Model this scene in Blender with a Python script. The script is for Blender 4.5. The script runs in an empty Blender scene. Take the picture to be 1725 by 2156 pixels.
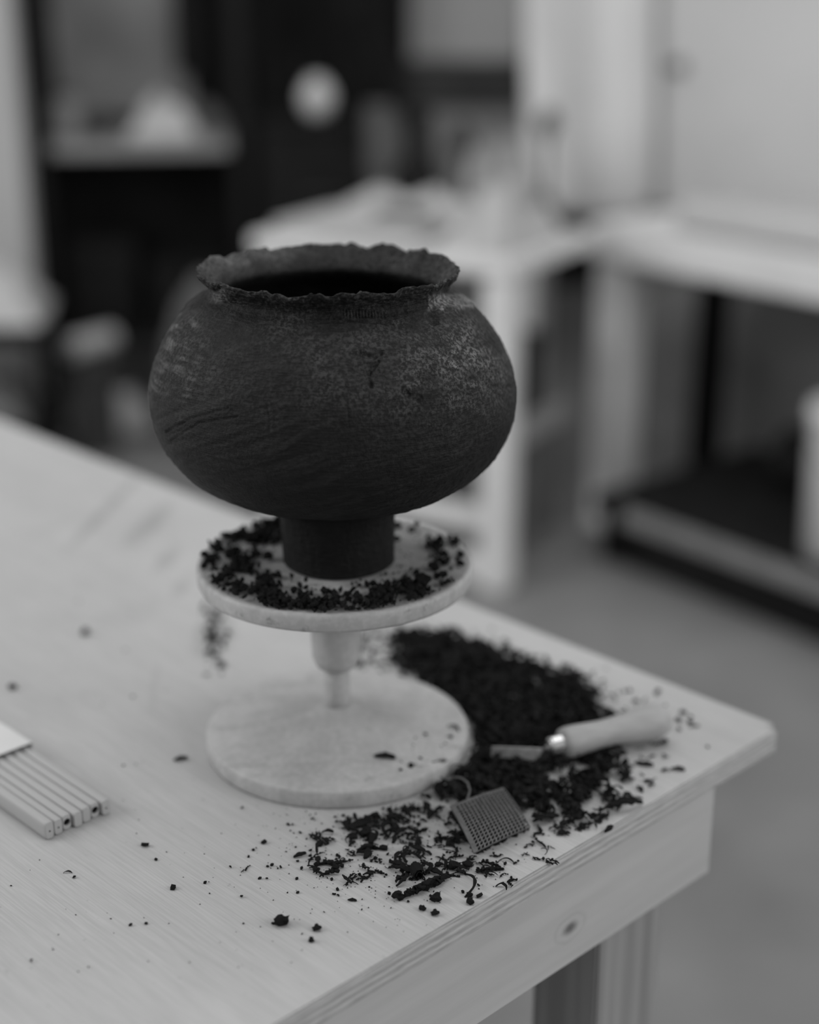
import bpy, bmesh, math, random
import numpy as np
from mathutils import Vector, Matrix, noise as mnoise

PI = math.pi
rng = random.Random(7)
SC = bpy.context.scene
COL = SC.collection

# ------------------------------------------------------------------ camera
CZ = 1.3694            # camera height above the floor
TZ = 0.80              # worktable height
FPX = 3300.0           # focal length for a 1725 px wide frame
PITCH = math.radians(20.0)
cam = bpy.data.cameras.new('camera')
cam.sensor_fit = 'HORIZONTAL'
cam.lens = 80.0
cam.sensor_width = 1725.0 / FPX * 80.0
cam.clip_start = 0.05
cam.dof.use_dof = True
cam.dof.focus_distance = 1.005
cam.dof.aperture_fstop = 2.7
camo = bpy.data.objects.new('camera', cam)
COL.objects.link(camo)
camo.location = (0, 0, CZ)
camo.rotation_euler = (PI / 2 - PITCH, 0, 0)
SC.camera = camo

# ------------------------------------------------------------------ world, lights, exposure
SC.view_settings.view_transform = 'Standard'
SC.view_settings.look = 'None'
SC.view_settings.gamma = 1.0
SC.view_settings.use_curve_mapping = False
SC.view_settings.exposure = 0.21
world = bpy.data.worlds.new('world')
SC.world = world
world.use_nodes = True
world.node_tree.nodes['Background'].inputs[0].default_value = (1, 1, 1, 1)
world.node_tree.nodes['Background'].inputs[1].default_value = 0.27


def area(name, loc, target, sx, sy, power):
    l = bpy.data.lights.new(name, 'AREA')
    l.shape = 'RECTANGLE'
    l.size, l.size_y = sx, sy
    l.energy = power
    o = bpy.data.objects.new(name, l)
    COL.objects.link(o)
    o.location = loc
    o.rotation_euler = (Vector(target) - Vector(loc)).to_track_quat('-Z', 'Y').to_euler()
    return o


area('window_light_right', (2.9, -0.1, 2.3), (0.0, 1.3, 0.8), 2.4, 1.8, 42)
area('ceiling_light', (0.0, 1.9, 3.3), (0.1, 2.0, 0.0), 3.0, 2.4, 30)
area('window_light_left', (-3.0, 1.2, 2.3), (0.8, 3.8, 0.9), 2.4, 1.6, 52)

# ------------------------------------------------------------------ helpers
cF = np.array([0, math.cos(PITCH), -math.sin(PITCH)])
cR = np.array([1.0, 0, 0])
cU = np.array([0, math.sin(PITCH), math.cos(PITCH)])


def on(x, y, z):
    """photo point -> world point at height z"""
    r = cF + cR * (x - 862.5) / FPX - cU * (y - 1078.0) / FPX
    p = r * ((z - CZ) / r[2])
    return Vector((p[0], p[1], z))


def proj(P):
    P = np.asarray(P, float) - np.array([0, 0, CZ])
    d = P @ cF
    return np.stack([862.5 + FPX * (P @ cR) / d, 1078 - FPX * (P @ cU) / d], -1)


def _hash(i, j, k, seed):
    h = (i * 374761393 + j * 668265263 + k * 2147483647 + seed * 1274126177) & 0xFFFFFFFF
    h = ((h ^ (h >> 13)) * 1274126177) & 0xFFFFFFFF
    h = h ^ (h >> 16)
    return (h & 0xFFFF) / 65535.0 * 2 - 1


def vn(u, v, seed=0):
    """smooth 2-D value noise, vectorised, range -1..1"""
    u = np.asarray(u, float); v = np.asarray(v, float)
    i = np.floor(u).astype(np.int64); j = np.floor(v).astype(np.int64)
    a = u - i; b = v - j
    a = a * a * (3 - 2 * a); b = b * b * (3 - 2 * b)
    z = np.zeros_like(i)
    return ((_hash(i, j, z, seed) * (1 - a) + _hash(i + 1, j, z, seed) * a) * (1 - b)
            + (_hash(i, j + 1, z, seed) * (1 - a) + _hash(i + 1, j + 1, z, seed) * a) * b)


def fbm(u, v, seed=0, o=4):
    s = 0; a = 1; t = 0
    for k in range(o):
        s = s + a * vn(u * 2 ** k, v * 2 ** k, seed + k); t += a; a *= .5
    return s / t


def sstep(x, a, b):
    t = np.clip((x - a) / (b - a), 0, 1)
    return t * t * (3 - 2 * t)


# ---- materials
def mat(name, g, rough=0.6, spec=0.3, var=0.0, vscale=20.0, bump=0.0, bscale=200.0, metal=0.0, stretch=(1, 1, 1), trans=0.0):
    m = bpy.data.materials.new(name)
    m.use_nodes = True
    nt = m.node_tree
    b = nt.nodes['Principled BSDF']
    b.inputs['Base Color'].default_value = (g, g, g, 1)
    b.inputs['Roughness'].default_value = rough
    b.inputs['Specular IOR Level'].default_value = spec
    b.inputs['Metallic'].default_value = metal
    if trans:
        b.inputs['Transmission Weight'].default_value = trans
    tc = nt.nodes.new('ShaderNodeTexCoord')
    mp = nt.nodes.new('ShaderNodeMapping')
    mp.inputs['Scale'].default_value = stretch
    nt.links.new(tc.outputs['Object'], mp.inputs['Vector'])
    if var:
        n = nt.nodes.new('ShaderNodeTexNoise')
        n.inputs['Scale'].default_value = vscale
        n.inputs['Detail'].default_value = 5
        nt.links.new(mp.outputs[0], n.inputs['Vector'])
        r = nt.nodes.new('ShaderNodeValToRGB')
        r.color_ramp.elements[0].position = 0.3
        r.color_ramp.elements[1].position = 0.7
        lo, hi = g * (1 - var), min(1, g * (1 + var))
        r.color_ramp.elements[0].color = (lo, lo, lo, 1)
        r.color_ramp.elements[1].color = (hi, hi, hi, 1)
        nt.links.new(n.outputs['Fac'], r.inputs[0])
        nt.links.new(r.outputs[0], b.inputs['Base Color'])
    if bump:
        n = nt.nodes.new('ShaderNodeTexNoise')
        n.inputs['Scale'].default_value = bscale
        n.inputs['Detail'].default_value = 6
        nt.links.new(mp.outputs[0], n.inputs['Vector'])
        bp = nt.nodes.new('ShaderNodeBump')
        bp.inputs['Strength'].default_value = bump
        bp.inputs['Distance'].default_value = 0.002
        nt.links.new(n.outputs['Fac'], bp.inputs['Height'])
        nt.links.new(bp.outputs[0], b.inputs['Normal'])
    return m


class NT:
    """small node-graph helper"""
    def __init__(self, m):
        self.m = m; self.t = m.node_tree; self.b = self.t.nodes['Principled BSDF']

    def n(self, kind, **kw):
        x = self.t.nodes.new(kind)
        for k, v in kw.items():
            setattr(x, k, v)
        return x

    def set(self, sock, v):
        if hasattr(v, 'is_output') or isinstance(v, bpy.types.NodeSocket):
            self.t.links.new(v, sock)
        else:
            sock.default_value = v

    def math(self, op, a, b=None, c=None, clamp=False):
        x = self.n('ShaderNodeMath', operation=op, use_clamp=clamp)
        self.set(x.inputs[0], a)
        if b is not None: self.set(x.inputs[1], b)
        if c is not None: self.set(x.inputs[2], c)
        return x.outputs[0]

    def noise(self, vec, scale, detail=4, rough=0.5):
        x = self.n('ShaderNodeTexNoise')
        self.set(x.inputs['Vector'], vec)
        x.inputs['Scale'].default_value = scale; x.inputs['Detail'].default_value = detail
        x.inputs['Roughness'].default_value = rough
        return x.outputs['Fac']

    def mapping(self, vec, loc=(0, 0, 0), rot=(0, 0, 0), scale=(1, 1, 1)):
        x = self.n('ShaderNodeMapping')
        self.set(x.inputs[0], vec)
        x.inputs['Location'].default_value = loc; x.inputs['Rotation'].default_value = rot; x.inputs['Scale'].default_value = scale
        return x.outputs[0]

    def ramp(self, fac, a, b, lo=0.0, hi=1.0):
        x = self.n('ShaderNodeMapRange', interpolation_type='SMOOTHSTEP')
        self.set(x.inputs[0], fac)
        x.inputs[1].default_value = a; x.inputs[2].default_value = b
        x.inputs[3].default_value = lo; x.inputs[4].default_value = hi
        return x.outputs[0]

    def grey(self, v):
        x = self.n('ShaderNodeCombineColor')
        for k in range(3): self.set(x.inputs[k], v)
        return x.outputs[0]

    def bump(self, h, strength, dist=0.001, normal=None):
        x = self.n('ShaderNodeBump')
        x.inputs['Strength'].default_value = strength; x.inputs['Distance'].default_value = dist
        self.set(x.inputs['Height'], h)
        if normal is not None: self.set(x.inputs['Normal'], normal)
        return x.outputs[0]


def base(name, rough=.6, spec=.3):
    m = bpy.data.materials.new(name); m.use_nodes = True
    t = NT(m); t.b.inputs['Roughness'].default_value = rough; t.b.inputs['Specular IOR Level'].default_value = spec
    tc = t.n('ShaderNodeTexCoord')
    return m, t, tc.outputs['Object']


# ---- mesh builder
class MB:
    def __init__(self):
        self.v = []; self.f = []; self.s = []

    def add(self, verts, faces, smooth=False):
        o = len(self.v)
        self.v += [tuple(p) for p in verts]
        self.f += [tuple(i + o for i in q) for q in faces]
        self.s += [smooth] * len(faces)
        return self

    def box(self, c, s, M=None, bev=0.0):
        """bevelled box: centre c, full size s, optional 4x4 M"""
        bm = bmesh.new()
        bmesh.ops.create_cube(bm, size=1)
        bmesh.ops.scale(bm, vec=s, verts=bm.verts)
        if bev:
            bmesh.ops.bevel(bm, geom=bm.edges[:], offset=bev, segments=2, affect='EDGES')
        bmesh.ops.translate(bm, vec=c, verts=bm.verts)
        if M is not None:
            bmesh.ops.transform(bm, matrix=M, verts=bm.verts)
        bm.verts.ensure_lookup_table()
        self.add([v.co[:] for v in bm.verts], [[v.index for v in f.verts] for f in bm.faces])
        bm.free()
        return self

    def lathe(self, prof, n=48, M=None, smooth=True):
        """prof: list of (r, z); r == 0 closes"""
        vs, fs = [], []
        rows = []
        for r, z in prof:
            if r < 1e-7:
                rows.append([len(vs)]); vs.append((0, 0, z))
            else:
                rows.append(list(range(len(vs), len(vs) + n)))
                for k in range(n):
                    a = 2 * PI * k / n
                    vs.append((r * math.cos(a), r * math.sin(a), z))
        for A, B in zip(rows, rows[1:]):
            for k in range(n):
                k2 = (k + 1) % n
                if len(A) == 1 and len(B) == 1: continue
                if len(A) == 1: fs.append((A[0], B[k2], B[k]))
                elif len(B) == 1: fs.append((A[k], A[k2], B[0]))
                else: fs.append((A[k], A[k2], B[k2], B[k]))
        if M is not None:
            vs = [tuple(M @ Vector(p)) for p in vs]
        return self.add(vs, fs, smooth)

    def tube(self, pts, rad, n=8, smooth=True):
        pts = [Vector(p) for p in pts]
        rad = rad if hasattr(rad, '__len__') else [rad] * len(pts)
        vs, fs = [], []
        up = Vector((0, 0, 1))
        for i, p in enumerate(pts):
            t = (pts[min(i + 1, len(pts) - 1)] - pts[max(i - 1, 0)]).normalized()
            a = t.cross(up)
            if a.length < 1e-3: a = t.cross(Vector((1, 0, 0)))
            a.normalize(); b = a.cross(t).normalized()
            for k in range(n):
                w = 2 * PI * k / n
                vs.append(p + (a * math.cos(w) + b * math.sin(w)) * rad[i])
        for i in range(len(pts) - 1):
            for k in range(n):
                fs.append((i * n + k, i * n + (k + 1) % n, (i + 1) * n + (k + 1) % n, (i + 1) * n + k))
        fs.append(tuple(range(n - 1, -1, -1)))
        fs.append(tuple((len(pts) - 1) * n + k for k in range(n)))
        return self.add(vs, fs, smooth)

    def mesh(self, name, m=None):
        me = bpy.data.meshes.new(name)
        me.from_pydata(self.v, [], self.f)
        me.polygons.foreach_set('use_smooth', self.s)
        if m: me.materials.append(m)
        me.update()
        bm = bmesh.new(); bm.from_mesh(me)
        bmesh.ops.recalc_face_normals(bm, faces=bm.faces)
        bm.to_mesh(me); bm.free()
        return me

    def build(self, name, m, parent=None, loc=None, rot=None):
        o = bpy.data.objects.new(name, self.mesh(name, m))
        COL.objects.link(o)
        if parent: o.parent = parent
        if loc is not None: o.location = loc
        if rot is not None: o.rotation_euler = rot
        return o


def tag(o, label=None, cat=None, group=None, kind=None):
    if label: o['label'] = label
    if cat: o['category'] = cat
    if group: o['group'] = group
    if kind: o['kind'] = kind
    return o


def thing(name, label, cat, loc=(0, 0, 0), rz=0.0, group=None):
    o = bpy.data.objects.new(name, None)
    o.empty_display_size = 0.05
    COL.objects.link(o)
    o.location = loc; o.rotation_euler = (0, 0, rz)
    return tag(o, label, cat, group)


def smooth_by_angle(o, deg=40):
    me = o.data
    for p in me.polygons: p.use_smooth = True
    try:
        me.set_sharp_from_angle(angle=math.radians(deg))
    except Exception:
        pass
    return o


# ------------------------------------------------------------------ materials
M = {}
M['floor'] = mat('concrete_floor', 0.23, .55, .3, .18, 3.0, .2, 60)
M['pillar'] = mat('off_white_plaster', 0.44, .8, .2, .04, 4, .1, 80)
M['white_wall'] = mat('white_plaster', 0.66, .8, .2, .04, 4, .1, 80)
M['dark_wall'] = mat('charcoal_paint', 0.022, .9, .05, .2, 3)
M['mid_wall'] = mat('grey_board', 0.25, .85, .1, .25, 5)
M['black'] = mat('black_paint', 0.016, .7, .08, .2, 12)
M['black_cloth'] = mat('black_cloth', 0.018, .95, .03, .35, 9, .4, 120)
M['white_paint'] = mat('white_gloss_paint', 0.74, .45, .4, .05, 10)
M['white_plastic'] = mat('white_plastic', 0.64, .4, .4, .04, 12)
M['band'] = mat('bright_paper', 0.62, .8, .2, .03, 20)
M['paper'] = mat('white_paper', 0.50, .8, .2, .05, 20)
M['plastic_sheet'] = mat('cloudy_plastic', 0.44, .45, .3, .10, 8)
M['curtain'] = mat('milky_sheet', 0.78, .5, .3, .05, 6)
M['bag'] = mat('cloudy_bag_plastic', 0.34, .4, .3, .15, 12)
M['grey_box'] = mat('grey_cardboard', 0.17, .8, .15, .12, 15)
M['lgrey_box'] = mat('pale_cardboard', 0.28, .8, .15, .12, 15)
M['dgrey'] = mat('dark_grey', 0.05, .8, .1, .25, 12)
M['mgrey'] = mat('mid_grey', 0.12, .8, .1, .2, 12)
M['shelf_lip'] = mat('worn_grey_lip', 0.22, .6, .3, .2, 20)
M['steel'] = mat('worn_steel', 0.35, .35, .5, .2, 150, .2, 600, metal=.85)
M['ferrule'] = mat('polished_ferrule', 0.75, .25, .5, metal=.9)
M['rasp'] = mat('dull_rasp_steel', 0.11, .5, .4, .25, 300, .2, 900, metal=.3)
M['blade'] = mat('worn_blade_steel', 0.30, .5, .4, .3, 300, .2, 900, metal=.2)
M['handle'] = mat('turned_wood', 0.38, .5, .3, .10, 30, .1, 300, stretch=(1, 6, 6))
M['clay_dark'] = mat('dark_clay_crumb', 0.0135, .85, .10, .45, 300, .5, 900)
M['clay_mid'] = mat('drying_clay_shaving', 0.030, .85, .12, .4, 300, .5, 900)


def wheel_mat():
    m, t, co = base('cast_metal_grey', .5, .35)
    n1 = t.noise(co, 26, 6, .6); n2 = t.noise(co, 240, 3)
    smear = t.noise(t.mapping(co, scale=(8, 60, 8)), 2.0, 4)
    g = t.math('ADD', t.ramp(n1, .3, .75, .40, .50), t.ramp(n2, .35, .7, -.03, .03))
    g = t.math('ADD', g, t.ramp(smear, .25, .6, -.05, .0))
    t.set(t.b.inputs['Base Color'], t.grey(g))
    t.set(t.b.inputs['Normal'], t.bump(n2, .12, .0008))
    dirt = t.math('MULTIPLY', t.ramp(t.noise(co, 70, 5, .7), .56, .72), t.ramp(t.noise(co, 14, 2), .4, .6))
    g = t.math('MULTIPLY', g, t.math('SUBTRACT', 1.0, t.math('MULTIPLY', dirt, .45)))
    t.set(t.b.inputs['Base Color'], t.grey(g))
    return m


M['wheel'] = wheel_mat()


def ply_mat():
    """birch ply seen from above: object X runs along the grain; smears of clay dust"""
    m, t, co = base('birch_plywood', .5, .3)
    gr = t.noise(t.mapping(co, scale=(22, 800, 1)), 1.0, 4, .65)
    gr2 = t.noise(t.mapping(co, scale=(3, 60, 1)), 1.0, 5, .6)
    cl = t.noise(co, 7, 4)
    g = t.math('ADD', t.ramp(gr, .3, .7, .40, .47), t.ramp(gr2, .3, .7, -.010, .010))
    g = t.math('ADD', g, t.ramp(cl, .3, .7, -.02, .02))
    sep = t.n('ShaderNodeSeparateXYZ'); t.set(sep.inputs[0], co)
    dust = t.noise(co, 38, 5, .65)
    dark = None
    # finger smears of clay dust: (cx, cy, angle, half length, half width, strength)
    for cx, cy, an, hl, hw, st in SMEARS:
        q = t.mapping(co, loc=(0, 0, 0))
        dx = t.math('SUBTRACT', sep.outputs[0], cx); dy = t.math('SUBTRACT', sep.outputs[1], cy)
        c, s = math.cos(an), math.sin(an)
        u = t.math('ADD', t.math('MULTIPLY', dx, c), t.math('MULTIPLY', dy, s))
        v = t.math('SUBTRACT', t.math('MULTIPLY', dy, c), t.math('MULTIPLY', dx, s))
        d = t.math('ADD', t.math('POWER', t.math('ABSOLUTE', t.math('DIVIDE', u, hl)), 2.0),
                   t.math('POWER', t.math('ABSOLUTE', t.math('DIVIDE', v, hw)), 2.0))
        k = t.math('MULTIPLY', t.ramp(d, 0.0, 1.0, st, 0.0), t.ramp(dust, .25, .65, .45, 1.0))
        dark = k if dark is None else t.math('MAXIMUM', dark, k)
    sp = t.ramp(t.noise(co, 160, 2), .70, .78, 0, .18)
    dark = t.math('ADD', dark, sp)
    g = t.math('MULTIPLY', g, t.math('SUBTRACT', 1.0, dark, clamp=True))
    t.set(t.b.inputs['Base Color'], t.grey(g))
    t.set(t.b.inputs['Normal'], t.bump(gr, .25, .0006))
    return m


def edge_mat():
    """ply edge: thin veneers stacked in height"""
    m, t, co = base('plywood_edge', .6, .25)
    sep = t.n('ShaderNodeSeparateXYZ'); t.set(sep.inputs[0], co)
    wob = t.noise(t.mapping(co, scale=(20, 20, 2)), 1.0, 3)
    h = t.math('ADD', t.math('MULTIPLY', sep.outputs[2], 2 * PI / .0052), t.math('MULTIPLY', wob, 1.6))
    s = t.math('SINE', h)
    fine = t.noise(t.mapping(co, scale=(60, 60, 500)), 1.0, 3)
    g = t.math('ADD', t.ramp(s, -.8, .8, .36, .47), t.ramp(fine, .3, .7, -.05, .05))
    t.set(t.b.inputs['Base Color'], t.grey(g))
    t.set(t.b.inputs['Normal'], t.bump(s, .3, .0004))
    return m


def pine_mat(name, g0, knot=None, along=0):
    """pine board, grain along object X or Z, optional knot at (x, z)"""
    m, t, co = base(name, .55, .25)
    sc = (4, 40, 60) if along == 0 else (40, 40, 3)
    gr = t.noise(t.mapping(co, scale=sc), 1.0, 5, .6)
    g = t.ramp(gr, .3, .7, g0 * .93, g0 * 1.05)
    if along:
        w = t.noise(t.mapping(co, scale=(90, 90, 2)), 1.0, 2)
        g = t.math('MULTIPLY', g, t.ramp(w, .35, .65, .82, 1.08))
    if knot:
        sep = t.n('ShaderNodeSeparateXYZ'); t.set(sep.inputs[0], co)
        dx = t.math('DIVIDE', t.math('SUBTRACT', sep.outputs[0], knot[0]), 1.5)
        dz = t.math('SUBTRACT', sep.outputs[2], knot[1])
        d = t.math('SQRT', t.math('ADD', t.math('MULTIPLY', dx, dx), t.math('MULTIPLY', dz, dz)))
        d = t.math('ADD', d, t.math('MULTIPLY', t.noise(co, 90, 3), .004))
        core = t.ramp(d, .004, .0075, .62, 0)
        ring = t.math('MULTIPLY', t.math('MULTIPLY', t.ramp(d, .006, .020, .16, 0), 1.0),
                      t.ramp(t.math('SINE', t.math('MULTIPLY', d, 2 * PI / .0055)), -.5, 1, .2, 1))
        g = t.math('MULTIPLY', g, t.math('SUBTRACT', 1.0, t.math('ADD', core, ring), clamp=True))
    t.set(t.b.inputs['Base Color'], t.grey(g))
    return m


def pot_mat():
    m, t, co = base('leather_hard_black_clay', .6, .16)
    at = t.n('ShaderNodeAttribute', attribute_name='dry_lit')
    dry_lit = at.outputs['Fac']
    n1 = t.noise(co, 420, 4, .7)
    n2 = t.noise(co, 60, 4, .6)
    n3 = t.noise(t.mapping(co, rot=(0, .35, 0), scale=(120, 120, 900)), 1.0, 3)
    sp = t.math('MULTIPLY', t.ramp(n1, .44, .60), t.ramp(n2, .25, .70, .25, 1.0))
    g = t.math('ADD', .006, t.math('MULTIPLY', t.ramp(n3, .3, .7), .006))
    g = t.math('ADD', g, t.math('MULTIPLY', t.math('MULTIPLY', dry_lit, sp), .15))
    g = t.math('ADD', g, t.math('MULTIPLY', dry_lit, .012))
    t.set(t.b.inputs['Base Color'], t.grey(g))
    at2 = t.n('ShaderNodeAttribute', attribute_name='scr_lit')  # rasp scratches, plus light painted on the lip and shoulder
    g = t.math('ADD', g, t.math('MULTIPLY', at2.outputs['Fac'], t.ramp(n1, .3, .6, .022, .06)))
    t.set(t.b.inputs['Base Color'], t.grey(g))
    h = t.math('ADD', n1, t.math('MULTIPLY', n3, .8))
    t.set(t.b.inputs['Normal'], t.bump(h, .8, .0013))
    return m


M['pot'] = pot_mat()

# ------------------------------------------------------------------ the setting
def struct(name, mb, m):
    o = mb.build(name, m)
    o['kind'] = 'structure'
    return o


struct('floor', MB().box((0, 3.0, -.05), (8.0, 9.0, .1)), M['floor'])
struct('wall_back', MB().box((-0.6, 6.60, 1.5), (6.8, .12, 3.0)), M['dark_wall'])
# wall behind the bench on the right, running the same way as the bench
BEN = math.radians(-51.0)
bdir = Vector((math.cos(BEN), math.sin(BEN), 0)); bnor = Vector((-bdir.y, bdir.x, 0))
bench_c = Vector((0.50, 3.66, 0))
wr = bench_c + bnor * .67 + bdir * .95
Mw = Matrix.Translation((wr.x, wr.y, 1.5)) @ Matrix.Rotation(BEN, 4, 'Z')
struct('wall_right', MB().box((0, 0, 0), (3.14, .1, 3.0), Mw), M['white_wall'])
struct('wall_left', MB().box((-1.365, 4.55, 1.5), (.55, .14, 3.0)), M['pillar'])

# ------------------------------------------------------------------ worktable
TA = math.radians(134.3)       # direction of the far edge, from the right-hand corner
ta = Vector((math.cos(TA), math.sin(TA), 0)); tb = Vector((-ta.y, ta.x, 0))   # tb: along the near edge
CORNER = Vector((0.288, 1.080, 0))
TL, TW, TT = 1.55, 0.78, 0.018     # length along ta, width along tb, thickness


def t2l(p):
    """world point -> table local (x along ta from the corner, y along tb)"""
    d = Vector(p) - CORNER
    return d.dot(ta), d.dot(tb)


SMEARS = []
for (x0, y0, x1, y1, w, st) in [(150, 1150, 285, 1010, .010, .30), (270, 1150, 355, 1060, .018, .26), (330, 1205, 375, 1150, .014, .22),
                                (365, 1260, 400, 1210, .010, .16), (70, 1125, 150, 1095, .012, .10), (210, 1320, 330, 1270, .03, .08),
                                (320, 1500, 330, 1400, .006, .08), (430, 1380, 470, 1290, .022, .25), (760, 1350, 840, 1330, .02, .2),
                                (900, 1390, 1230, 1560, .085, .35), (830, 1770, 1130, 1760, .06, .16)]:
    a, b = on(x0, y0, TZ), on(x1, y1, TZ)
    ax, ay = t2l(a); bx, by = t2l(b)
    SMEARS.append(((ax + bx) / 2, (ay + by) / 2, math.atan2(by - ay, bx - ax), math.hypot(bx - ax, by - ay) / 2 * 1.35, w, st))
M['ply'] = ply_mat(); M['ply_edge'] = edge_mat()
M['apron'] = pine_mat('pine_apron', .43)
M['leg'] = pine_mat('pine_leg', .30, along=1)

table = thing('worktable', 'pale plywood worktable with pine apron, strewn with dark clay shavings', 'table', CORNER, TA)
# table local frame: x along ta, y along tb
mb = MB()
bm = bmesh.new(); bmesh.ops.create_cube(bm, size=1)
bmesh.ops.scale(bm, vec=(TL, TW, TT), verts=bm.verts)
bmesh.ops.translate(bm, vec=(TL / 2, TW / 2, TZ - TT / 2), verts=bm.verts)
vert_e = [e for e in bm.edges if abs(e.verts[0].co.z - e.verts[1].co.z) > .01]
bmesh.ops.bevel(bm, geom=vert_e, offset=.008, segments=4, affect='EDGES')
bmesh.ops.bevel(bm, geom=[e for e in bm.edges if abs(e.verts[0].co.z - TZ) < 1e-5 and abs(e.verts[1].co.z - TZ) < 1e-5 and len([f for f in e.link_faces if abs(f.normal.z) < .1]) == 1],
                offset=.0012, segments=2, affect='EDGES')
me = bpy.data.meshes.new('tabletop'); bm.normal_update()
for f_ in bm.faces:
    f_.material_index = 0 if abs(f_.normal.z) > .5 else 1
bm.to_mesh(me); bm.free()
me.materials.append(M['ply']); me.materials.append(M['ply_edge'])
top = bpy.data.objects.new('tabletop', me); COL.objects.link(top); top.parent = table
AZ = TZ - TT            # top of aprons
AH = .078
kx = on(1190, 1940, AZ - .045)
klx, kly = t2l((kx.x, kx.y, 0))
M['apron_knot'] = pine_mat('pine_apron_with_knot', .46, knot=(kly, AZ - .048))
# near apron runs along local y just inside the near edge (x = .004), built with its length on object X for the grain
ap = MB().box(((.080 + TW - .06) / 2, -(.004 + .009), AZ - AH / 2), (TW - .14, .018, AH), bev=.0012).build('apron', M['apron_knot'], table)
ap.rotation_euler = (0, 0, PI / 2)
MB().box(((.024 + TL - .05) / 2, .062 + .010, AZ - .066 / 2), (TL - .08, .020, .066), bev=.0012).build('apron', M['apron'], table)
MB().box(((.024 + TL - .05) / 2, TW - .05, AZ - AH / 2), (TL - .08, .018, AH), bev=.0012).build('apron', M['apron'], table)
LEGW, LEGD = .078, .062
for lx in (.022 + LEGD / 2, TL - .06 - LEGD / 2):
    for ly in (.1105 + LEGW / 2, TW - .062 - LEGW / 2):
        o = MB().box((lx, ly, AZ / 2), (LEGD, LEGW, AZ), bev=.002).build('leg', M['leg'], table)

# ------------------------------------------------------------------ banding wheel
WX, WY = -.0541, 1.055
HZ = TZ + .1482           # top of the turning disc
wheel = thing('banding_wheel', 'grey cast metal banding wheel carrying the dark pot', 'turntable', (WX, WY, TZ))
h = .1482
MB().lathe([(0, h), (.0945, h), (.0965, h + .0006), (.0985, h + .0004), (.0998, h - .001), (.1000, h - .003), (.0996, h - .0105), (.0985, h - .0128), (.095, h - .0135), (.03, h - .0150), (0, h - .0150)], 128).build('turning_disc', M['wheel'], wheel)
MB().lathe([(0, h - .0150), (.0198, h - .0150), (.0200, h - .017), (.0184, .080), (.0180, .0725), (.0150, .0655), (.0112, .0640), (0, .0640)], 48).build('hub', M['wheel'], wheel)
MB().lathe([(0, .0648), (.0096, .0648), (.0094, .040), (.0097, .031), (0, .029)], 40).build('shaft', M['wheel'], wheel)
MB().lathe([(0, .0335), (.0098, .0330), (.0120, .0316), (.018, .0282), (.032, .0236), (.052, .0190), (.072, .0160), (.086, .0148), (.0955, .0142), (.0974, .0137), (.0983, .0122), (.0985, .003), (.0978, 0), (0, 0)], 128).build('foot_plate', M['wheel'], wheel)

# ------------------------------------------------------------------ pot
def catmull(P, n):
    P = np.array(P, float)
    P2 = np.vstack([2 * P[0] - P[1], P, 2 * P[-1] - P[-2]])
    seg = np.linalg.norm(np.diff(P[:, :2], axis=0), axis=1)
    out = []
    tot = seg.sum()
    for i in range(len(P) - 1):
        k = max(2, int(round(n * seg[i] / tot)))
        t = np.linspace(0, 1, k, endpoint=False)[:, None]
        a, b, c, d = P2[i], P2[i + 1], P2[i + 2], P2[i + 3]
        out.append(.5 * ((2 * b) + (-a + c) * t + (2 * a - 5 * b + 4 * c - d) * t ** 2 + (-a + 3 * b - 3 * c + d) * t ** 3))
    out.append(P[-1:])
    return np.vstack(out)


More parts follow.
